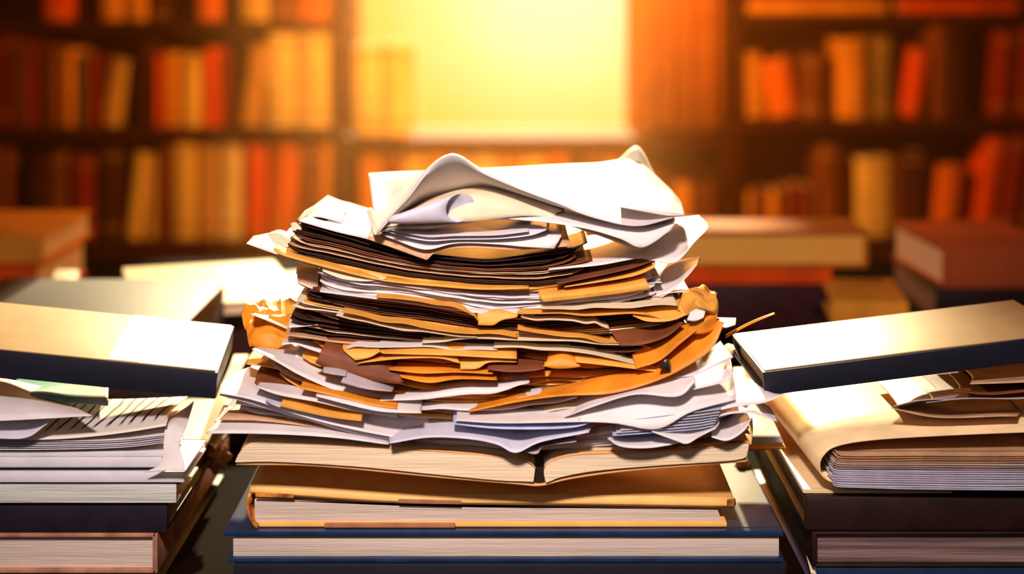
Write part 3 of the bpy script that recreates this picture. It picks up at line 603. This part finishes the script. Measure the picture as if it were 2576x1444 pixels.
S('paper_sheet', [(666,1005),(700,1022),(780,1038),(850,1050)], .874, [(672,1000),(700,1006),(780,1022),(850,1036)], .884, LILAC, 'small lilac leaf tip beside the short orange slip')
S('paper_sheet', [(795,1000),(870,1020),(960,1036),(1060,1040)], .870, [(800,986),(880,996),(960,1014),(1060,1026)], .880, WHITE, 'pale slip lying under the narrow orange strip')
# grey slips
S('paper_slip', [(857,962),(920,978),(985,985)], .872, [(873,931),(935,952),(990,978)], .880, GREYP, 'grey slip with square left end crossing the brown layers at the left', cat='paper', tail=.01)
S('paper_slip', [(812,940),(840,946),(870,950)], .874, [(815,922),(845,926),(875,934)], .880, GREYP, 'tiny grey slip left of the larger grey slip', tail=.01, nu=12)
# lowest sheets
sheet('paper_sheet', [[(517,1091,.872),(620,1090,.870),(730,1093,.870),(860,1103,.872),(978,1118,.876)], [(540,1068,.885),(640,1064,.885),(740,1068,.885),(860,1084,.885),(980,1108,.885)], [(560,1046,.90),(650,1046,.90),(750,1052,.90),(860,1072,.90),(985,1100,.90)]], WHITE, 'lowest white sheet spreading far left over the open book', tail=.02, rip=.0003)
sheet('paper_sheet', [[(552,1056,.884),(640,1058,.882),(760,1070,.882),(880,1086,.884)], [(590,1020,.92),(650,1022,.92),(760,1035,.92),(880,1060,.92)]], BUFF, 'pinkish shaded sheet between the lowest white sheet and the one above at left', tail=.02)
sheet('paper_sheet', [[(980,1116,.868),(1080,1100,.868),(1180,1104,.868),(1250,1118,.866),(1298,1139,.865),(1360,1112,.866),(1480,1088,.868)], [(980,1092,.885),(1080,1078,.885),(1180,1074,.885),(1250,1084,.885),(1310,1096,.885),(1380,1080,.885),(1490,1066,.885)]], LILAC, 'blue-grey sheet whose centre droops to a point over the open book', tail=.04, rip=.0003)
sheet('paper_sheet', [[(1140,1066,.868),(1240,1078,.866),(1340,1080,.866),(1440,1076,.868),(1500,1060,.87)], [(1140,1052,.88),(1240,1058,.88),(1340,1058,.88),(1440,1056,.88),(1500,1046,.88)]], BLUEW, 'bluish white sheet across the low middle of the pile', tail=.04, rip=.0004)
sheet('paper_sheet', [[(1144,1058,.866),(1240,1064,.865),(1340,1064,.865),(1460,1062,.867)], [(1148,1049,.872),(1240,1054,.872),(1340,1052,.872),(1460,1048,.872)]], WHITE, 'bright white strip lying on the bluish white sheet', tail=.02, rip=.0002)
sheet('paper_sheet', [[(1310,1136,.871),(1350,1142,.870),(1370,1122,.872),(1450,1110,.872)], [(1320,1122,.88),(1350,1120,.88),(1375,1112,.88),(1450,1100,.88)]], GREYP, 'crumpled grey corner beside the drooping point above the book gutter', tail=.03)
sheet('paper_sheet', [[(1528,1102,.868),(1560,1122,.866),(1620,1127,.866),(1690,1118,.868),(1760,1100,.87)], [(1532,1100,.875),(1570,1108,.88),(1630,1108,.88),(1700,1098,.88),(1770,1086,.88)], [(1540,1096,.90),(1580,1092,.90),(1640,1088,.90),(1700,1082,.90),(1780,1070,.90)]], WHITE, 'white sheet with a curved belly above the right page of the open book', tail=.02, rip=.0003)
sheet('paper_sheet', [[(1640,1086,.864),(1700,1108,.862),(1728,1116,.862),(1760,1098,.864),(1800,1078,.866)], [(1640,1072,.88),(1700,1074,.88),(1735,1076,.88),(1770,1070,.88),(1810,1058,.88)]], WHITE, 'pale triangular corner hanging down at the lower right of the pile', tail=.03, rip=.0002)
sheet('paper_sheet', [[(1790,1100,.870),(1830,1108,.868),(1870,1085,.868),(1888,1056,.87)], [(1790,1082,.885),(1830,1078,.885),(1860,1060,.885),(1884,1048,.885)]], WHITE, 'bent pale sheet corner lying on the right end of the open book', tail=.02, rip=.0006)
# right side heroes
sheet('paper_sheet', [[(1280,1066,.870),(1400,1062,.868),(1540,1064,.866),(1652,1079,.864),(1740,1036,.866),(1850,1006,.872)], [(1290,1056,.885),(1410,1036,.88),(1540,1010,.88),(1650,990,.88),(1740,965,.89),(1845,950,.90)], [(1300,1050,.90),(1420,1018,.90),(1550,985,.90),(1660,960,.90),(1750,940,.91),(1838,925,.93)]], WHITE, 'large pinkish-white sheet sweeping down to a point at the lower right', tail=.02, rip=.0005, nv=14)
sheet('paper_sheet', [[(1420,1050,.868),(1500,1020,.866),(1600,992,.864),(1704,998,.862),(1748,962,.866)], [(1430,1040,.88),(1500,1000,.88),(1600,972,.88),(1690,950,.88),(1736,918,.89)]], WHITE, 'white sheet with a notched right end above the large pinkish one', tail=.03, rip=.0004)
sheet('paper_sheet', [[(1690,990,.872),(1770,975,.870),(1830,958,.87),(1842,935,.875)], [(1700,960,.89),(1770,940,.89),(1815,925,.89),(1838,905,.89)]], WHITE, 'rounded pinkish leaf at the right edge behind the notched sheet', tail=.02, rip=.0004)
sheet('paper_sheet', [[(1700,950,.876),(1750,944,.874),(1800,920,.876),(1845,898,.88)], [(1730,915,.89),(1770,890,.89),(1795,872,.90),(1812,858,.91)]], LILAC, 'stiff lilac sheet standing at the right edge under the orange sweep', tail=.0, rip=.0003)
sheet('paper_sheet', [[(1780,1040,.872),(1850,1024,.87),(1920,1014,.868),(1976,992,.868)], [(1785,990,.90),(1840,955,.90),(1890,960,.90),(1940,992,.885)]], WHITE, 'sunlit white sheet ending in a thin curled tip at the far right', tail=.0, rip=.0004)
sheet('paper_sheet', [[(1760,1062,.872),(1840,1040,.87),(1900,1040,.87),(1955,1060,.87)], [(1770,1040,.89),(1840,1022,.89),(1900,1022,.89),(1950,1046,.885)]], WHITE, 'creased white sheet under the curled-tip sheet at the right', tail=.02, rip=.001)
sheet('paper_sheet', [[(1870,1117,.93),(1920,1117,.93),(1972,1114,.93)], [(1800,940,1.03),(1850,940,1.03),(1900,960,1.03)]], WHITE, 'flat sunlit sheet lying between the pile and the right stack', tail=0, rip=.0002)
S('card', [(1868,1128),(1920,1128),(1972,1124)], .932, [(1868,1119),(1920,1119),(1972,1116)], .934, ORANGE, 'thin orange card under the flat sunlit sheet at the right', tail=.1, cat='card', t=.0012)
for k in range(7):
    y = 1036+k*7
    S('paper_sheet', [(1600-k*10,y+18),(1680,y+8),(1750,y+2),(1812-k*3,y-6)], .868, [(1600-k*10,y+12),(1680,y+2),(1750,y-4),(1812-k*3,y-12)], .874, (BLUEW, WHITE, LILAC)[k%3], 'thin sheet in the small neat bundle at the lower right of the pile', group='small bundle at lower right', rip=.0003, t=.0005)
# orange sweep at right
sheet('orange_folder', [[(1180,1035,.874),(1300,1012,.873),(1420,996,.872),(1540,990,.871),(1640,962,.870),(1720,925,.868),(1790,878,.868),(1822,812,.872)], [(1180,1028,.885),(1300,1000,.885),(1420,980,.884),(1540,950,.883),(1630,935,.882),(1690,880,.885),(1735,830,.89),(1760,792,.895)]], ORANGE, 'big orange folder sweeping up the right side of the pile', cat='folder', tail=.01, rip=.0006, t=.0006, nu=60)
sheet('orange_sheet', [[(1600,925,.874),(1660,905,.872),(1710,865,.871),(1752,832,.872)], [(1590,890,.89),(1640,860,.89),(1690,822,.89),(1738,810,.89)]], ORANGE, 'orange folded flap inside the big orange sweep', tail=.0, rip=.001)
sheet('orange_sheet', [[(1560,870,.88),(1620,866,.876),(1680,845,.874),(1720,812,.876)], [(1540,838,.89),(1600,832,.89),(1660,826,.89),(1700,806,.89)]], BROWN, 'brown curved sheet cupped behind the orange flap', tail=.01, rip=.0008)
sheet('orange_sheet', [[(1592,794,.882),(1630,808,.880),(1690,806,.878),(1745,782,.88)], [(1592,784,.89),(1630,782,.89),(1690,774,.89),(1735,758,.895)]], MANILA, 'golden sheet leading into the crumpled corner at the right', tail=.02, rip=.0005)
sheet('crumpled_sheet', [[(1700,790,.885),(1740,800,.875),(1770,790,.872),(1790,800,.88)], [(1712,765,.89),(1740,770,.875),(1775,772,.872),(1806,762,.885)], [(1722,748,.90),(1745,745,.89),(1772,755,.89),(1798,748,.90)], [(1745,735,.92),(1765,728,.92),(1780,735,.92),(1798,738,.92)]], MANILA, 'golden crumpled paper corner standing out at the right of the pile', tail=0, rip=.006, nu=30, nv=20)
sheet('crumpled_sheet', [[(1735,850,.874),(1770,840,.872),(1795,825,.875)], [(1740,815,.876),(1775,805,.872),(1800,790,.878)], [(1750,790,.885),(1780,785,.88),(1803,765,.89)]], ORANGE, 'small orange crumple under the golden crumpled corner', tail=0, rip=.005, nu=24, nv=12)
S('paper_scrap', [(1728,806),(1750,808),(1770,800)], .868, [(1736,786),(1755,778),(1775,784)], .872, WHITE, 'small white scrap caught in the golden crumple', tail=0, nu=12)
S('paper_scrap', [(1790,818),(1820,824),(1850,816)], .878, [(1785,796),(1815,798),(1852,800)], .90, CREAM, 'cream scrap on top of the orange sweep at far right', tail=0, nu=14)
S('paper_strip', [(1826,850),(1870,825),(1910,806),(1950,790)], .90, [(1826,842),(1870,818),(1910,800),(1948,786)], .902, ORANGE, 'narrow orange strip pointing right above the right black book', tail=0, rip=0, nu=16)
S('paper_sheet', [(1838,905),(1850,880),(1862,905)], .93, [(1818,875),(1830,865),(1845,868)], .96, CREAM, 'tan triangular sheet end touching the right black book', tail=0, nu=12)
# torn pieces of the orange band
band = [
 ([(793,914),(850,940),(930,958),(1012,966)], [(815,868),(870,882),(950,902),(1020,936)], BROWN, 'rust brown flap with rounded corner at the left of the orange band'),
 ([(893,907),(930,900),(958,884)], [(862,876),(910,878),(955,878)], MANILA, 'bright orange triangle left in the torn band'),
 ([(896,914),(1000,902),(1100,900),(1158,914)], [(930,902),(1000,888),(1100,886),(1152,896)], MANILA, 'long bright orange tongue in the torn band'),
 ([(965,888),(1060,892),(1160,896),(1300,902)], [(950,880),(1060,876),(1160,878),(1300,884)], MANILA, 'upper orange strip running across the torn band'),
 ([(1158,930),(1200,928),(1232,912),(1300,912)], [(1157,905),(1200,904),(1235,898),(1300,904)], MANILA, 'square-ended orange piece in the middle of the torn band'),
 ([(980,930),(1060,938),(1150,936),(1240,940)], [(978,922),(1060,924),(1150,926),(1240,930)], ORANGE, 'ragged orange strip low in the torn band'),
 ([(1010,948),(1080,962),(1150,954),(1250,956)], [(1005,938),(1080,944),(1150,942),(1250,946)], ORANGE, 'lowest ragged orange strip of the torn band'),
 ([(1225,928),(1280,935),(1340,932),(1370,926)], [(1228,916),(1280,912),(1340,914),(1368,916)], BROWN, 'brown torn fold in the middle of the orange band'),
 ([(1366,922),(1400,928),(1440,926),(1460,922)], [(1378,902),(1410,892),(1432,894),(1452,904)], ORANGE, 'rounded rust-orange tab right of the brown torn fold'),
 ([(1450,912),(1520,920),(1600,930),(1668,938)], [(1446,898),(1520,906),(1600,916),(1660,926)], MANILA, 'orange strip at the right end of the torn band'),
 ([(1500,1062),(1540,1050),(1580,1040)], [(1490,1052),(1530,1036),(1575,1026)], MANILA, 'orange corner showing low between white sheets right of centre'),
]
for k, (f_, b_, m_, lb_) in enumerate(band):
    S('torn_sheet', f_, .878-.0008*(k%4), b_, .884, m_, lb_, tail=.03, rip=.0007, nu=24)
# mid strips with more face
mids = [
 ([(1060,862),(1200,852),(1400,858),(1560,866)], 8, CREAM, 'cream edged sheet just above the orange band, centre'),
 ([(868,874),(950,872),(1100,876),(1250,880)], 8, WHITE, 'white sheet end just above the orange band at left'),
 ([(860,784),(1000,812),(1150,836),(1300,846)], 7, MANILA, 'golden edged sheet slanting across the left dark layers'),
 ([(845,790),(950,818),(1080,838),(1200,848)], 6, CREAM, 'pale edged sheet under the golden slanting one'),
 ([(945,748),(1080,762),(1180,786),(1200,806)], 5, MANILA, 'thin golden sheet ending at the torn orange note'),
 ([(1310,800),(1400,806),(1480,812),(1530,824)], 5, CREAM, 'thin cream sheet curling at its right end in the centre'),
 ([(1300,786),(1450,792),(1600,790),(1700,806)], 8, MANILA, 'golden edged sheet right of the torn orange note'),
 ([(1240,872),(1400,880),(1560,905),(1650,925)], 6, CREAM, 'cream edged sheet slanting down to the black clip'),
 ([(1300,826),(1450,850),(1560,862),(1640,870)], 5, MANILA, 'golden wavy sheet edge in the right dark layers'),
 ([(1300,1000),(1420,990),(1530,966),(1690,956)], 12, WHITE, 'white wavy sheet below the orange sweep at right'),
 ([(955,1010),(1100,1000),(1250,985),(1330,962)], 22, WHITE, 'broad white sheet with pointed left end in the middle of the lower pile'),
 ([(1000,1022),(1150,1032),(1300,1028),(1450,1000)], 12, WHITE, 'curved white sheet under the broad pointed one'),
 ([(1340,1042),(1440,1024),(1540,1000),(1640,976)], 10, CREAM, 'cream wavy sheet rising to the right in the lower pile'),
 ([(1360,778),(1480,776),(1600,772),(1702,764)], 9, CREAM, 'cream booklet edge at the right under the orange folder edge'),
]
for k, (f_, h_, m_, lb_) in enumerate(mids):
    n_ = 9; f9 = curve_pts(f_, n_-1)
    w9 = [h_*(.22+.78*math.sin(math.pi*(i+.6)/(n_+.4))**1.3)*(.55 if h_ < 12 else .9) for i in range(n_)]
    f9 = [(x, y+2.2*math.sin(i*1.9+k*2.3)+1.2*math.sin(i*3.1+k)) for i, (x, y) in enumerate(f9)]
    S('paper_sheet', f9, .882-.0006*(k%4), [(x+2, y-w) for (x, y), w in zip(f9, w9)], .886, m_, lb_, tail=.04, rip=.0006, nu=48)
for k in range(16):
    s_ = .05+k*.058; left = k % 2 == 0
    e_ = interp(LEFT, s_)-random.uniform(15, 50) if left else interp(RIGHT, s_)+random.uniform(10, 45)
    d_ = 1 if left else -1; y_ = lev(e_, s_); up = random.uniform(-14, 6)
    m_ = random.choice((WHITE, WHITE, CREAM, BUFF) if s_ < .3 or s_ > .74 else (MANILA, BUFF, BROWN, CREAM))
    Y_ = random.uniform(.90, .94)
    S('paper_sheet', [(e_, y_+up), (e_+d_*45, y_+4), (e_+d_*120, y_+6), (e_+d_*200, y_+6)], Y_, [(e_+d_*12, y_+up-8), (e_+d_*55, y_-10), (e_+d_*120, y_-6), (e_+d_*200, y_-2)], Y_+.02, m_, 'narrow sheet tip poking out at the %s edge of the pile' % ('left' if left else 'right'), group='sheet tips at the %s edge' % ('left' if left else 'right'), tail=.02, rip=.0015)
# black clip
bm = bmesh.new(); hexa(bm, [P(*p) for p in ((1655,928,.866),(1688,932,.866),(1690,925,.874),(1660,925,.874),(1668,908,.867),(1678,900,.866),(1686,904,.874),(1672,906,.874))], .0012)
cl = link('binder_clip', bm, METALD); tag(cl, 'small black clip pinched where the orange sweep meets the layers', 'clip')

# ------------------------------------------------------------------ left stack
def lb(name, label, px1, pyt, pyb, Yf, depth, cov, pag, ct, spine='back', px0=-220, rz=0.0):
    return fbook(name, label, px0, px1, pyt, pyb, Yf, depth, cov, pag, ct, spine=spine, rz=rz)
YL = .90
flat_book('book', 'cream-paged maroon book at the bottom of the left stack', SX(-220,YL), SX(392,YL), SZ(1442,YL), SZ(1343,YL), YL, YL+.225, mat('leather_tan_reflection', (.50,.22,.13), .6, .3, var=.15), PAGESG, t=.0022, spine='right', bev=.0006)  # tan of reflected light on the side is put into the cover colour
flat_book('book', 'dark book under the left stack, lowest and mostly below the frame', SX(-220,YL), SX(385,YL), TABLE+.0004, SZ(1443.5,YL), YL+.002, YL+.22, DKBROWN, PAGESD, t=.003)
b_ = flat_book('book', 'thick dark violet book in the left stack under the white booklets', SX(-220,YL), SX(420,YL), SZ(1341.5,YL), SZ(1262,YL), YL+.003, YL+.225, INKDARK, INKDARK, t=.004)
flat_book('booklet', 'thick white paperback booklet on the dark violet book', SX(-220,YL), SX(446,YL), SZ(1260.5,YL), SZ(1216,YL), YL-.002, YL+.062, PAGESC, PAGESC, t=.0008, cat='booklet')
flat_book('booklet', 'dark-covered booklet between two white booklets in the left stack', SX(-220,YL), SX(455,YL), SZ(1215,YL), SZ(1208,YL), YL-.001, YL+.058, BLACKN, BLACKN, t=.0008, cat='booklet', bev=.0003)
flat_book('booklet', 'white booklet with grey rounded corner in the left stack', SX(-220,YL), SX(468,YL), SZ(1207,YL), SZ(1182,YL), YL-.004, YL+.060, mat('white_card', (.74,.70,.76), .45, .4, var=.03), PAGESC, t=.0010, cat='booklet')
flat_book('booklet', 'thin dark booklet on top of the grey-cornered white booklet', SX(-220,YL), SX(402,YL), SZ(1181,YL), SZ(1172,YL), YL-.001, YL+.056, BLACKN, BLACKN, t=.0008, cat='booklet', bev=.0003)
flat_book('booklet', 'pinkish white booklet above the thin dark booklet, left stack', SX(-220,YL), SX(412,YL), SZ(1171,YL), SZ(1146,YL), YL-.003, YL+.056, mat('white_card', (.7,.6,.7)), PAGESC, t=.0010, cat='booklet')
flat_book('booklet', 'white booklet with dark gap above it, upper left stack', SX(-220,YL), SX(418,YL), SZ(1145,YL), SZ(1132,YL), YL-.002, YL+.054, mat('white_card', (.7,.6,.7)), PAGESC, t=.0008, cat='booklet', bev=.0003)
for k in range(5):
    y = 1128-k*5
    S('paper_sheet', [(-200,y+2),(100,y+2),(300,y-2),(415,y-14)], .895, [(-200,y-4),(100,y-4),(300,y-8),(420,y-20)], .90, (WHITE, LILAC)[k%2], 'loose white sheet in the thin layer under the scribbled page', group='loose sheets under the scribbled page', tail=.05, rip=.0004)
# scribbled page (procedural hatching)
SCR = bpy.data.materials.new('scribbled_page'); SCR.use_nodes = True
nt = SCR.node_tree; b = nt.nodes['Principled BSDF']; b.inputs['Roughness'].default_value = .55
tc = nt.nodes.new('ShaderNodeTexCoord'); mp = nt.nodes.new('ShaderNodeMapping'); mp.inputs['Rotation'].default_value = (0, 0, .25); mp.inputs['Scale'].default_value = (1, .35, 1)
nt.links.new(tc.outputs['Object'], mp.inputs[0])
w = nt.nodes.new('ShaderNodeTexWave'); w.wave_type = 'BANDS'; w.bands_direction = 'X'; w.inputs['Scale'].default_value = 42; w.inputs['Distortion'].default_value = 5; w.inputs['Detail'].default_value = 2; w.inputs['Detail Scale'].default_value = 1.0
nt.links.new(mp.outputs[0], w.inputs[0])
rp = nt.nodes.new('ShaderNodeValToRGB'); rp.color_ramp.elements[0].position = .10; rp.color_ramp.elements[1].position = .22
rp.color_ramp.elements[0].color = (.02,.02,.03,1); rp.color_ramp.elements[1].color = (.74,.66,.64,1)
nt.links.new(w.outputs['Fac'], rp.inputs[0])
sx_ = nt.nodes.new('ShaderNodeSeparateXYZ'); nt.links.new(tc.outputs['Object'], sx_.inputs[0])
mr = nt.nodes.new('ShaderNodeMapRange'); mr.inputs['From Min'].default_value = .903; mr.inputs['From Max'].default_value = .910
nt.links.new(sx_.outputs['Y'], mr.inputs[0])
mx = nt.nodes.new('ShaderNodeMix'); mx.data_type = 'RGBA'; mx.inputs['A'].default_value = (.76,.68,.62,1)
nt.links.new(mr.outputs[0], mx.inputs['Factor']); nt.links.new(rp.outputs[0], mx.inputs['B']); nt.links.new(mx.outputs['Result'], b.inputs['Base Color'])
sheet('drawn_page', [[(-200,1108,.893),(0,1106,.893),(150,1104,.893),(300,1090,.893),(418,1072,.893)], [(-200,1070,.92),(0,1066,.92),(150,1062,.92),(300,1050,.92),(430,1035,.92)], [(-200,1010,.96),(0,1010,.96),(150,1005,.96),(300,1004,.96),(472,998,.96)]], SCR, 'page covered with dark hatched pen lines on top of the left stack', tail=0, rip=.0003, nv=10)
sheet('paper_sheet', [[(-200,1108,.885),(-60,1100,.885),(60,1102,.885),(118,1066,.885)], [(-200,1060,.90),(-60,1058,.90),(60,1060,.90),(130,1050,.90)]], LILAC, 'folded white sheet at the left end of the hatched page', tail=.03, rip=.0005)
sheet('paper_sheet', [[(-200,1058,.88),(-40,1060,.88),(100,1054,.88),(232,1046,.88)], [(-200,1010,.90),(-40,1010,.90),(80,1012,.90),(200,1030,.90)], [(-200,972,.93),(-40,972,.93),(60,990,.93),(180,1020,.93)]], WHITE, 'pinkish sheet with pen strokes slanting over the left stack, under the black book', tail=.02, rip=.0004)
# flyer picture
FLY = mat('teal_orange_print', (.85,.80,.72), .45, .5, var=.3, vscale=26, col2=(.10,.42,.38), bump=0)
sheet('printed_flyer', [[(20,1000,.925),(100,1000,.925),(180,1014,.925),(272,1020,.925)], [(30,966,.96),(110,962,.96),(190,962,.96),(275,968,.96)]], FLY, 'glossy printed flyer in teal and orange tucked under the left black book', tail=.02, rip=.0003, cat='flyer')
# curled strip down the right edge of the left stack
sheet('paper_strip', [[(362,1188,.887),(420,1184,.886),(466,1186,.886)], [(405,1165,.889),(430,1160,.889),(462,1160,.889)], [(412,1110,.893),(432,1100,.895),(452,1115,.895)], [(416,1075,.90),(440,1060,.905),(470,1070,.905)], [(430,1050,.93),(455,1030,.94),(488,1010,.94)]], WHITE, 'curled white strip hanging over the right edge of the left stack', tail=0, rip=.0005, nu=20, nv=24)
# side strip of long thin books between left stack and central pile
sheet('paper_sheet', [[(488,1140,1.0),(510,1140,1.0)], [(545,1000,1.08),(572,1000,1.08)], [(590,890,1.16),(625,890,1.16)]], CREAM, 'cream sheet leaning in the gap between the left stack and the pile', tail=0, rip=.002)

# ------------------------------------------------------------------ right stack
YR = .90
flat_book('book', 'page-edged dark book lying near the bottom of the right stack', SX(2048,YR), SX(2790,YR), SZ(1428,YR), SZ(1338,YR), YR, YR+.23, DKBROWN, PAGESD, t=.0022, spine='left')
flat_book('book', 'lowest dark book of the right stack, mostly below the frame', SX(2052,YR), SX(2790,YR), TABLE+.0005, SZ(1429.5,YR), YR+.002, YR+.23, NAVY, PAGESD, t=.003)
flat_book('book', 'thick dark maroon book in the right stack, under the cream folder', SX(2026,YR), SX(2790,YR), SZ(1336.5,YR), SZ(1248,YR), YR+.002, YR+.24, DKBROWN, MAROON, t=.004, bev=.0025)
sheet('card', [[(2040,1442,.900),(2054,1444,.900)], [(2010,1330,.955),(2022,1332,.955)], [(1970,1214,1.03),(1986,1212,1.03)]], CREAM, 'narrow cream card edge leaning in the dark gap left of the right stack', tail=0, rip=0, nu=4, nv=20, cat='card')
# cream folder: rounded left fold
rf = empty('cream_folder', (SX(2300,YR), YR+.1, SZ(1247,YR))); tag(rf, 'cream folder bulging around lilac pages on the right stack', 'folder')
fold = curve_pts([(2800,1228),(2500,1226),(2300,1222),(2120,1216),(2072,1200),(2062,1170),(2072,1145),(2105,1122),(2200,1106),(2400,1094),(2600,1086),(2800,1078)], 60)
cols = [[P(x, y, .894)+V((-.020*k*0-.0030*k, .055*k, .0004*k)) for k in range(5)] for x, y in fold]
o = link('cover', sheet_mesh(cols), mat('cream_folder_card', (.88,.62,.34), .4, .5, var=.05, bump=.05), rf); solid(o, .0009)
for k in range(16):
    y = 1212-k*5.2; x0_ = 2078+abs(k-4)*1.2+random.uniform(0, 6)
    q0 = [(x0_, y-4), (x0_+30, y+1), (2300, y+5-k*.3), (2500, y+8-k*.5), (2790, y+8-k*.6)]
    o = sheet('page', [[(x, yy-.0, .898) for x, yy in q0], [(x+2, yy-3, .905) for x, yy in q0]], (LILAC, GREYP, BUFF)[0 if k < 9 else random.randint(0, 2)], None, parent=rf, tail=.17, rip=.0004, t=.0006)
# cream strip in place of the lit top of the maroon cover
flat_book('booklet', 'cream booklet standing in for the lit maroon cover beside the cream folder', SX(2024,YR), SX(2400,YR), SZ(1247.5,YR), SZ(1237,YR), .905, 1.19, GL, PAGES, t=.0008, bev=.0003, cat='booklet')
def support(name, label, x0, x1, z0, z1, y0, y1, cov, pag, rz=0): return flat_book(name, label, x0, x1, z0, z1, y0, y1, cov, pag, t=.002, rz=rz)
# papers under the right black book
for k, (f_, b_, m_, lb_) in enumerate([
 ([(2240,1028),(2330,1050),(2420,1052),(2560,1046)], [(2260,1018),(2340,1026),(2420,1030),(2560,1024)], BUFF, 'crumpled buff sheet on the cream folder at right'),
 ([(2248,1024),(2300,1012),(2370,1006)], [(2262,1018),(2310,1000),(2370,992)], LILAC, 'grey-lilac triangular sheet on the cream folder'),
 ([(2330,1010),(2420,1004),(2500,1002),(2640,1000)], [(2340,996),(2420,990),(2500,988),(2640,986)], GREYP, 'grey loose sheet above the buff crumple at the far right'),
 ([(2400,985),(2480,990),(2560,985),(2680,980)], [(2410,965),(2480,962),(2560,955),(2680,950)], BROWN, 'brown loose sheet under the right black book'),
 ([(2440,968),(2520,965),(2600,960),(2700,955)], [(2440,945),(2520,940),(2600,934),(2700,930)], BUFF, 'buff sheet highest under the right black book'),
 ]):
    S('paper_sheet', f_, .90-.004*k*0, b_, .935, m_, lb_, tail=.06, rip=.002)
# supports (closed books) carrying the tilted black books
support('book', 'dark book lying on the cream folder beneath the right black book', SX(2330,1.0), SX(2800,1.0), SZ(1055,1.0), SZ(985,1.0), .955, 1.14, DKBROWN, PAGESD)
support('book', 'dark brown book behind the left stack, under the left black book', SX(-260,1.02), SX(360,1.02), TABLE+.0005, SZ(945,1.0)-.0, 1.13, 1.33, DKBROWN, PAGESD)
# gap props between pile and stacks
crumple('crumpled_foil', 'small pale crumpled scrap behind the yellow hardback at right', 1870, 1195, 1.02, 34, 44, CREAM, 3.0)
crumple('crumpled_foil', 'small dull crumpled scrap in the gap left of the open book', 545, 1150, 1.04, 40, 40, BUFF, 8.0)

# ------------------------------------------------------------------ light
world = bpy.data.worlds.new('World'); sc.world = world; world.use_nodes = True
nt = world.node_tree; bg = nt.nodes['Background']
tc = nt.nodes.new('ShaderNodeTexCoord')
dirn = V((.03, 1, .012)).normalized()
dp = nt.nodes.new('ShaderNodeVectorMath'); dp.operation = 'DOT_PRODUCT'; dp.inputs[1].default_value = dirn
nrm = nt.nodes.new('ShaderNodeVectorMath'); nrm.operation = 'NORMALIZE'
nt.links.new(tc.outputs['Generated'], nrm.inputs[0]); nt.links.new(nrm.outputs[0], dp.inputs[0])
rp = nt.nodes.new('ShaderNodeValToRGB'); e = rp.color_ramp.elements
e[0].position = 0.0; e[0].color = (.02,.012,.01,1); e[1].position = 1.0; e[1].color = (1.0,.92,.62,1)
for p_, c_ in ((.5,(.05,.03,.02,1)),(.90,(.55,.26,.08,1)),(.975,(.85,.33,.04,1)),(.987,(1.,.48,.07,1)),(.994,(1.,.64,.16,1)),(.998,(1.,.82,.40,1))):
    q = rp.color_ramp.elements.new(p_); q.color = c_
nt.links.new(dp.outputs['Value'], rp.inputs[0]); nt.links.new(rp.outputs[0], bg.inputs['Color'])
bg.inputs['Strength'].default_value = 1.25

def light(kind, name, loc, energy, col, size=.2, aim=None, angle=None, size_y=None, spread=None):
    L = bpy.data.lights.new(name, kind); o = bpy.data.objects.new(name, L); COL.objects.link(o)
    o.location = loc; L.energy = energy; L.color = col
    if kind == 'AREA':
        L.size = size
        if size_y: L.shape = 'RECTANGLE'; L.size_y = size_y
        if spread: L.spread = math.radians(spread)
    elif kind == 'SUN': L.angle = angle or .03
    else: L.shadow_soft_size = size
    if aim is not None: o.rotation_euler = (V(aim)-V(loc)).to_track_quat('-Z', 'Y').to_euler()
    return o
light('SUN', 'sun', (0, 6, 4), 14.0, (1,.80,.50), angle=.035, aim=(0-.05, 6-3.3, 4-1.62))
light('AREA', 'room_lamp', (-.12, -.25, 1.85), 3.9, (1,.84,.77), size=.13, aim=(0, .93, .86), spread=62)
light('AREA', 'low_front_fill', (-.35, -.30, 1.36), 0.22, (1,.80,.74), size=.22, aim=(0, .93, .87), spread=70)  # added low fill from the front, lifts the open book's pages
light('POINT', 'backdrop_fill', (.05, 3.15, 1.21), 82.0, (1,.36,.06), size=.05)  # added orange fill above the view, for haze and bookcase glow
HZ = bpy.data.materials.new('warm_dusty_air'); HZ.use_nodes = True
nt = HZ.node_tree; nt.nodes.clear(); ou = nt.nodes.new('ShaderNodeOutputMaterial'); vs = nt.nodes.new('ShaderNodeVolumeScatter')
vs.inputs['Density'].default_value = .062; vs.inputs['Anisotropy'].default_value = .62; vs.inputs['Color'].default_value = (1,.46,.12,1)
nt.links.new(vs.outputs[0], ou.inputs['Volume'])
bm = bmesh.new(); box(bm, -2.2, 2.2, 2.08, WY-.001, .05, 3.25)
o = link('dusty_air', bm, HZ); tag(o, 'warm dusty haze glowing in the room in front of the window and bookcases', 'haze', kind='stuff')
sc.cycles.volume_bounces = 0

# added, out-of-view cap and cord around the orange fill light
pl = empty('added_bulb_fitting', (.05, 3.15, 1.21)); tag(pl, 'added cap and cord above the out-of-view orange fill light', 'lamp')
bm = bmesh.new(); bmesh.ops.create_cone(bm, cap_ends=True, segments=20, radius1=.022, radius2=.014, depth=.045, matrix=Matrix.Translation((.05, 3.15, 1.282))); link('cap', bm, METALD, pl)
bm = bmesh.new(); bmesh.ops.create_cone(bm, cap_ends=True, segments=10, radius1=.003, radius2=.003, depth=1.995, matrix=Matrix.Translation((.05, 3.15, 2.302))); link('cord', bm, METALD, pl)
